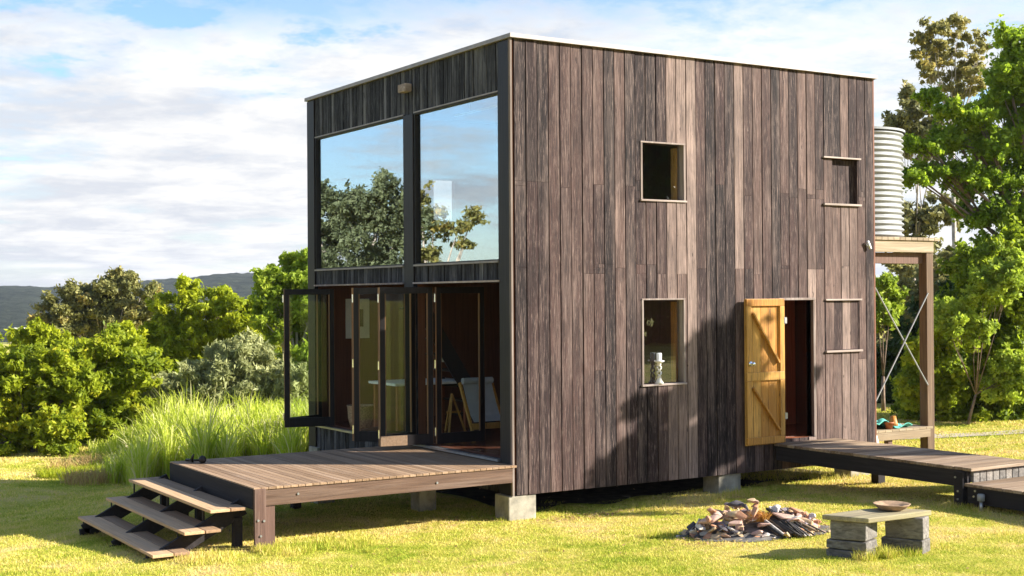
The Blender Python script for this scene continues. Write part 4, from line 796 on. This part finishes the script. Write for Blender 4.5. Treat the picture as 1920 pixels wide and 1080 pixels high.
# reeds
def reedmat():
    m = M('reeds', .6, .25); p = m.pos(); a = m.noise(m.vec((.5,.5,.2), p), 1, 4, .6); t = m.attr('tint')
    c = m.ramp(m.math('ADD', m.math('MULTIPLY', a, .4), m.math('MULTIPLY', t, .6)), (.12, (.34,.44,.03)), (.40, (.54,.62,.05)), (.64, (.66,.70,.12)), (.76, (.78,.72,.34)), (.86, (.74,.62,.45)))
    m.col(c); tr_ = m.n('ShaderNodeBsdfTranslucent'); m.lk(c, tr_.inputs[0]); mx_ = m.n('ShaderNodeMixShader'); mx_.inputs[0].default_value = .55
    m.lk(m.b.outputs[0], mx_.inputs[1]); m.lk(tr_.outputs[0], mx_.inputs[2]); m.lk(mx_.outputs[0], m.t.nodes['Material Output'].inputs[0]); return m.m
RM = reedmat()
n = 26000; px_ = 165+535*rng.uniform(0, 1, n)**.85; d_ = 26.8+rng.uniform(0, 1, n)**1.2*7.5+np.clip((200-px_)/30, 0, 2)
lat = (px_-960)/2516*d_; x = CAM.x+R_.x*lat+F_.x*d_; y = CAM.y+R_.y*lat+F_.y*d_; z = ground(x, y)-.02
d_ = d_+.9*np.sin(px_/23.)+.5*np.sin(px_/9.+1); lat = (px_-960)/2516*d_; x = CAM.x+R_.x*lat+F_.x*d_; y = CAM.y+R_.y*lat+F_.y*d_; z = ground(x, y)-.02
h = (.88+.22*np.sin(x*1.7+y*.9)+.16*np.sin(y*3.3+x*2))*rng.uniform(.35, 1.4, n)*np.clip((px_-150)/170, .22, 1)*np.clip(1.25-px_/1500, .85, 1.1)
t = rng.uniform(0, 2*np.pi, n); t2 = rng.uniform(0, 2*np.pi, n); w = .024*rng.uniform(.6, 1.4, n); sdv = np.stack([np.cos(t), np.sin(t), 0*t], 1)*w[:, None]/2
ln = h*rng.uniform(.05, .75, n)**1.2; b = np.stack([x, y, z], 1); off = np.stack([np.cos(t2)*ln, np.sin(t2)*ln, h*0], 1)
p1 = b+off*.18+np.stack([0*h, 0*h, h*.5], 1); p2_ = b+off*.55+np.stack([0*h, 0*h, h*.85], 1); p3 = b+off+np.stack([0*h, 0*h, h*rng.uniform(.75, 1.05, n)], 1)
q = np.concatenate([np.stack([A_-sdv*s0, A_+sdv*s0, B_+sdv*s1, B_-sdv*s1], 1).reshape(-1, 3) for A_, B_, s0, s1 in ((b, p1, .8, 1), (p1, p2_, 1, .7), (p2_, p3, .7, .08))])
tt = rng.uniform(0, 1, n); o = fastmesh('reeds', q, 4, RM, None, {'tint': np.tile(tt, 3)}); tag(o, 'bed of tall yellow green reeds behind the deck', 'reeds', kind='stuff')
# lawn blades
def lawn(n, d0, d1, hh, ww, power=1.0):
    d = d0+(d1-d0)*rng.uniform(0, 1, n)**power; px = rng.uniform(-260, 2180, n); lat = (px-960)/2516*d
    x = CAM.x+R_.x*lat+F_.x*d; y = CAM.y+R_.y*lat+F_.y*d
    keep = ~((x > .3) & (x < 6.4) & (y > .6) & (y < 6.2)); 
    dn = np.sin(x*2.1+1)*np.sin(y*1.9)+np.sin(x*5.3+y*4.1)*.5; 
    x, y, d, dn = x[keep], y[keep], d[keep], dn[keep]; n = len(x); z = ground(x, y)-.004
    h = hh*rng.uniform(.4, 1.15, n)*(1+.25*dn)*(d/14)**.3; t = rng.uniform(0, 2*np.pi, n); w = ww*rng.uniform(.6, 1.3, n)*(d/14)**.8
    sdv = np.stack([np.cos(t), np.sin(t), 0*t], 1)*w[:, None]/2; t2 = rng.uniform(0, 2*np.pi, n); ln = h*rng.uniform(.2, 1.1, n)
    b = np.stack([x, y, z], 1); tip = b+np.stack([np.cos(t2)*ln, np.sin(t2)*ln, h], 1)
    return np.stack([b-sdv, b+sdv, tip], 1).reshape(-1, 3)
vv = np.concatenate([lawn(330000, 11.5, 20, .027, .010), lawn(150000, 19, 34, .034, .016)])
# taller rough tufts along the posts, piers, house line and table
tv = []
def tuft(cx_, cy_, rad, n, hgt, elong=(1, 1)):
    a = rng.uniform(0, 2*np.pi, n); r = rad*np.sqrt(rng.uniform(0, 1, n)); x = cx_+r*np.cos(a)*elong[0]; y = cy_+r*np.sin(a)*elong[1]; z = ground(x, y)-.01
    h = hgt*rng.uniform(.4, 1.2, n); t = rng.uniform(0, 6.28, n); w = .009*rng.uniform(.7, 1.4, n); t2 = rng.uniform(0, 6.28, n); ln = h*rng.uniform(.1, .7, n)
    b = np.stack([x, y, z], 1); sdv = np.stack([np.cos(t), np.sin(t), 0*t], 1)*w[:, None]/2; tv.append(np.stack([b-sdv, b+sdv, b+np.stack([np.cos(t2)*ln, np.sin(t2)*ln, h], 1)], 1).reshape(-1, 3))
for (a, b_, r, n_, h_) in ((-3.3, -.35, .35, 900, .10), (-2.6, -.3, .4, 900, .09), (-4.2, -.25, .35, 800, .09), (-3.55, -.2, .12, 300, .10), (.9, -5.15, .12, 260, .12), (1.15, -5.2, .10, 300, .13), (1.45, -5.2, .15, 260, .10), (1.95, -5.05, .2, 200, .07), (.45, -2.45, .25, 500, .09), (3.6, -.35, .3, 700, .10), (2.9, -.3, .4, 700, .10), (2.1, -.25, .4, 500, .08), (4.4, -3.4, .2, 400, .08), (4.3, -3.85, .12, 200, .07), (5.6, 1.2, .7, 1600, .12), (6.1, .4, .5, 900, .10), (.7, -.2, .4, 300, .06)):
    tuft(a, b_, r, n_, h_)
for _ in range(60):      # scattered longer tufts and clover
    d_t = random.uniform(12, 20); q_ = cpt(random.uniform(0, 1900), d_t); tuft(q_[0], q_[1], random.uniform(.06, .22), random.randint(40, 140), random.uniform(.035, .07))
vv = np.concatenate([vv]+tv)
o = fastmesh('grass', vv, 3, mb.m, None, {'tint': rng.uniform(0, 1, len(vv)//3)}); tag(o, 'short dry yellow green lawn grass', 'grass', kind='stuff')
# fallen leaves and bark along the footings and over the lawn
LM = leafmat('fallen_leaves', (.16,.075,.03), (.42,.24,.11), .1, (.55,.40,.22)); lx, ly = [], []
for (a, b_, r, n_) in ((.75, -.32, .35, 260), (3.2, -.45, .35, 180), (1.9, -.3, .5, 120), (-.7, .3, .7, 160), (4.6, -1.2, .8, 120), (.5, -3.3, .5, 120), (2.2, -3.6, .5, 120)):
    lx.append(rng.normal(a, r, n_)); ly.append(rng.normal(b_, r*.4, n_))
lx.append(rng.uniform(-8, 8, 900)); ly.append(rng.uniform(-7, 8, 900)); lx = np.concatenate(lx); ly = np.concatenate(ly); k_ = len(lx)
t = rng.uniform(0, 6.28, k_); l_ = rng.uniform(.012, .035, k_)[:, None]; a_ = np.stack([np.cos(t), np.sin(t), rng.uniform(-.4, .4, k_)], 1)*l_; b2 = np.stack([-np.sin(t), np.cos(t), rng.uniform(-.4, .4, k_)], 1)*l_*.35
c_ = np.stack([lx, ly, ground(lx, ly)+.018], 1); o = fastmesh('leaf_litter', np.stack([c_-a_, c_+b2, c_+a_, c_-b2], 1).reshape(-1, 3), 4, LM, None, {'tint': rng.uniform(0, 1, k_)}); tag(o, 'brown fallen leaves scattered on the lawn and along the house footings', 'leaf litter', kind='stuff')
# dry brown weeds at the reed edge
dwm = leafmat('dry_weeds', (.34,.20,.07), (.62,.44,.18), .3, (.50,.50,.08))
for (px, d, r, n_) in ((190, 27.2, .55, 1800), (165, 29.5, .6, 1500)):
    p = cpt(px, d); tag(blades('dry_weed', p[0], p[1], r, int(n_*.35), .30, .016, dwm, None, 1.1, None, (1.5, 1.0)), 'rusty brown dry weeds at the left edge of the reeds' if px == 190 else 'straw brown weeds on the bank between shrub and reeds', 'weeds', kind=None)
p = cpt(150, 28.2); o = blades('green_weed', p[0], p[1], .7, 1500, .20, .014, F_yel, None, .8, None, (1.3, .8)); tag(o, 'bright green grassy weeds on the lawn edge in front of the dry weeds', 'weeds')
# far farmhouse in the valley
fp = cpt(48, 600); fz = -14.2
fh = thing('farmhouse', 'tiny white farmhouse far away in the valley at the left', 'farmhouse', (fp[0], fp[1], fz))
m = MB(); m.box(fp[0]-4.5, fp[0]+4.5, fp[1]-3, fp[1]+3, fz-3, fz+2.8); m.build('wall', MT['white'], fh)
m = MB(); m.add([(fp[0]-5, fp[1]-3.5, fz+2.8), (fp[0]+5, fp[1]-3.5, fz+2.8), (fp[0]+5, fp[1]+3.5, fz+2.8), (fp[0]-5, fp[1]+3.5, fz+2.8), (fp[0]-5, fp[1], fz+4.6), (fp[0]+5, fp[1], fz+4.6)], [(0,3,2,1), (0,1,5,4), (2,3,4,5), (0,4,3), (1,2,5)]); m.build('roof', MT['offwhite'], fh)
# haze
hm_ = bpy.data.materials.new('haze'); hm_.use_nodes = True; t_ = hm_.node_tree; t_.nodes.clear(); vo = t_.nodes.new('ShaderNodeVolumePrincipled'); vo.inputs['Density'].default_value = .00013
vo.inputs['Color'].default_value = (.80, .86, 1, 1); vo.inputs['Anisotropy'].default_value = .3; ou = t_.nodes.new('ShaderNodeOutputMaterial'); t_.links.new(vo.outputs[0], ou.inputs['Volume'])
m = MB(); m.box(-1600, 1600, -1600, 1600, -30, 45); hz = m.build('haze', hm_); tag(hz, kind='stuff')
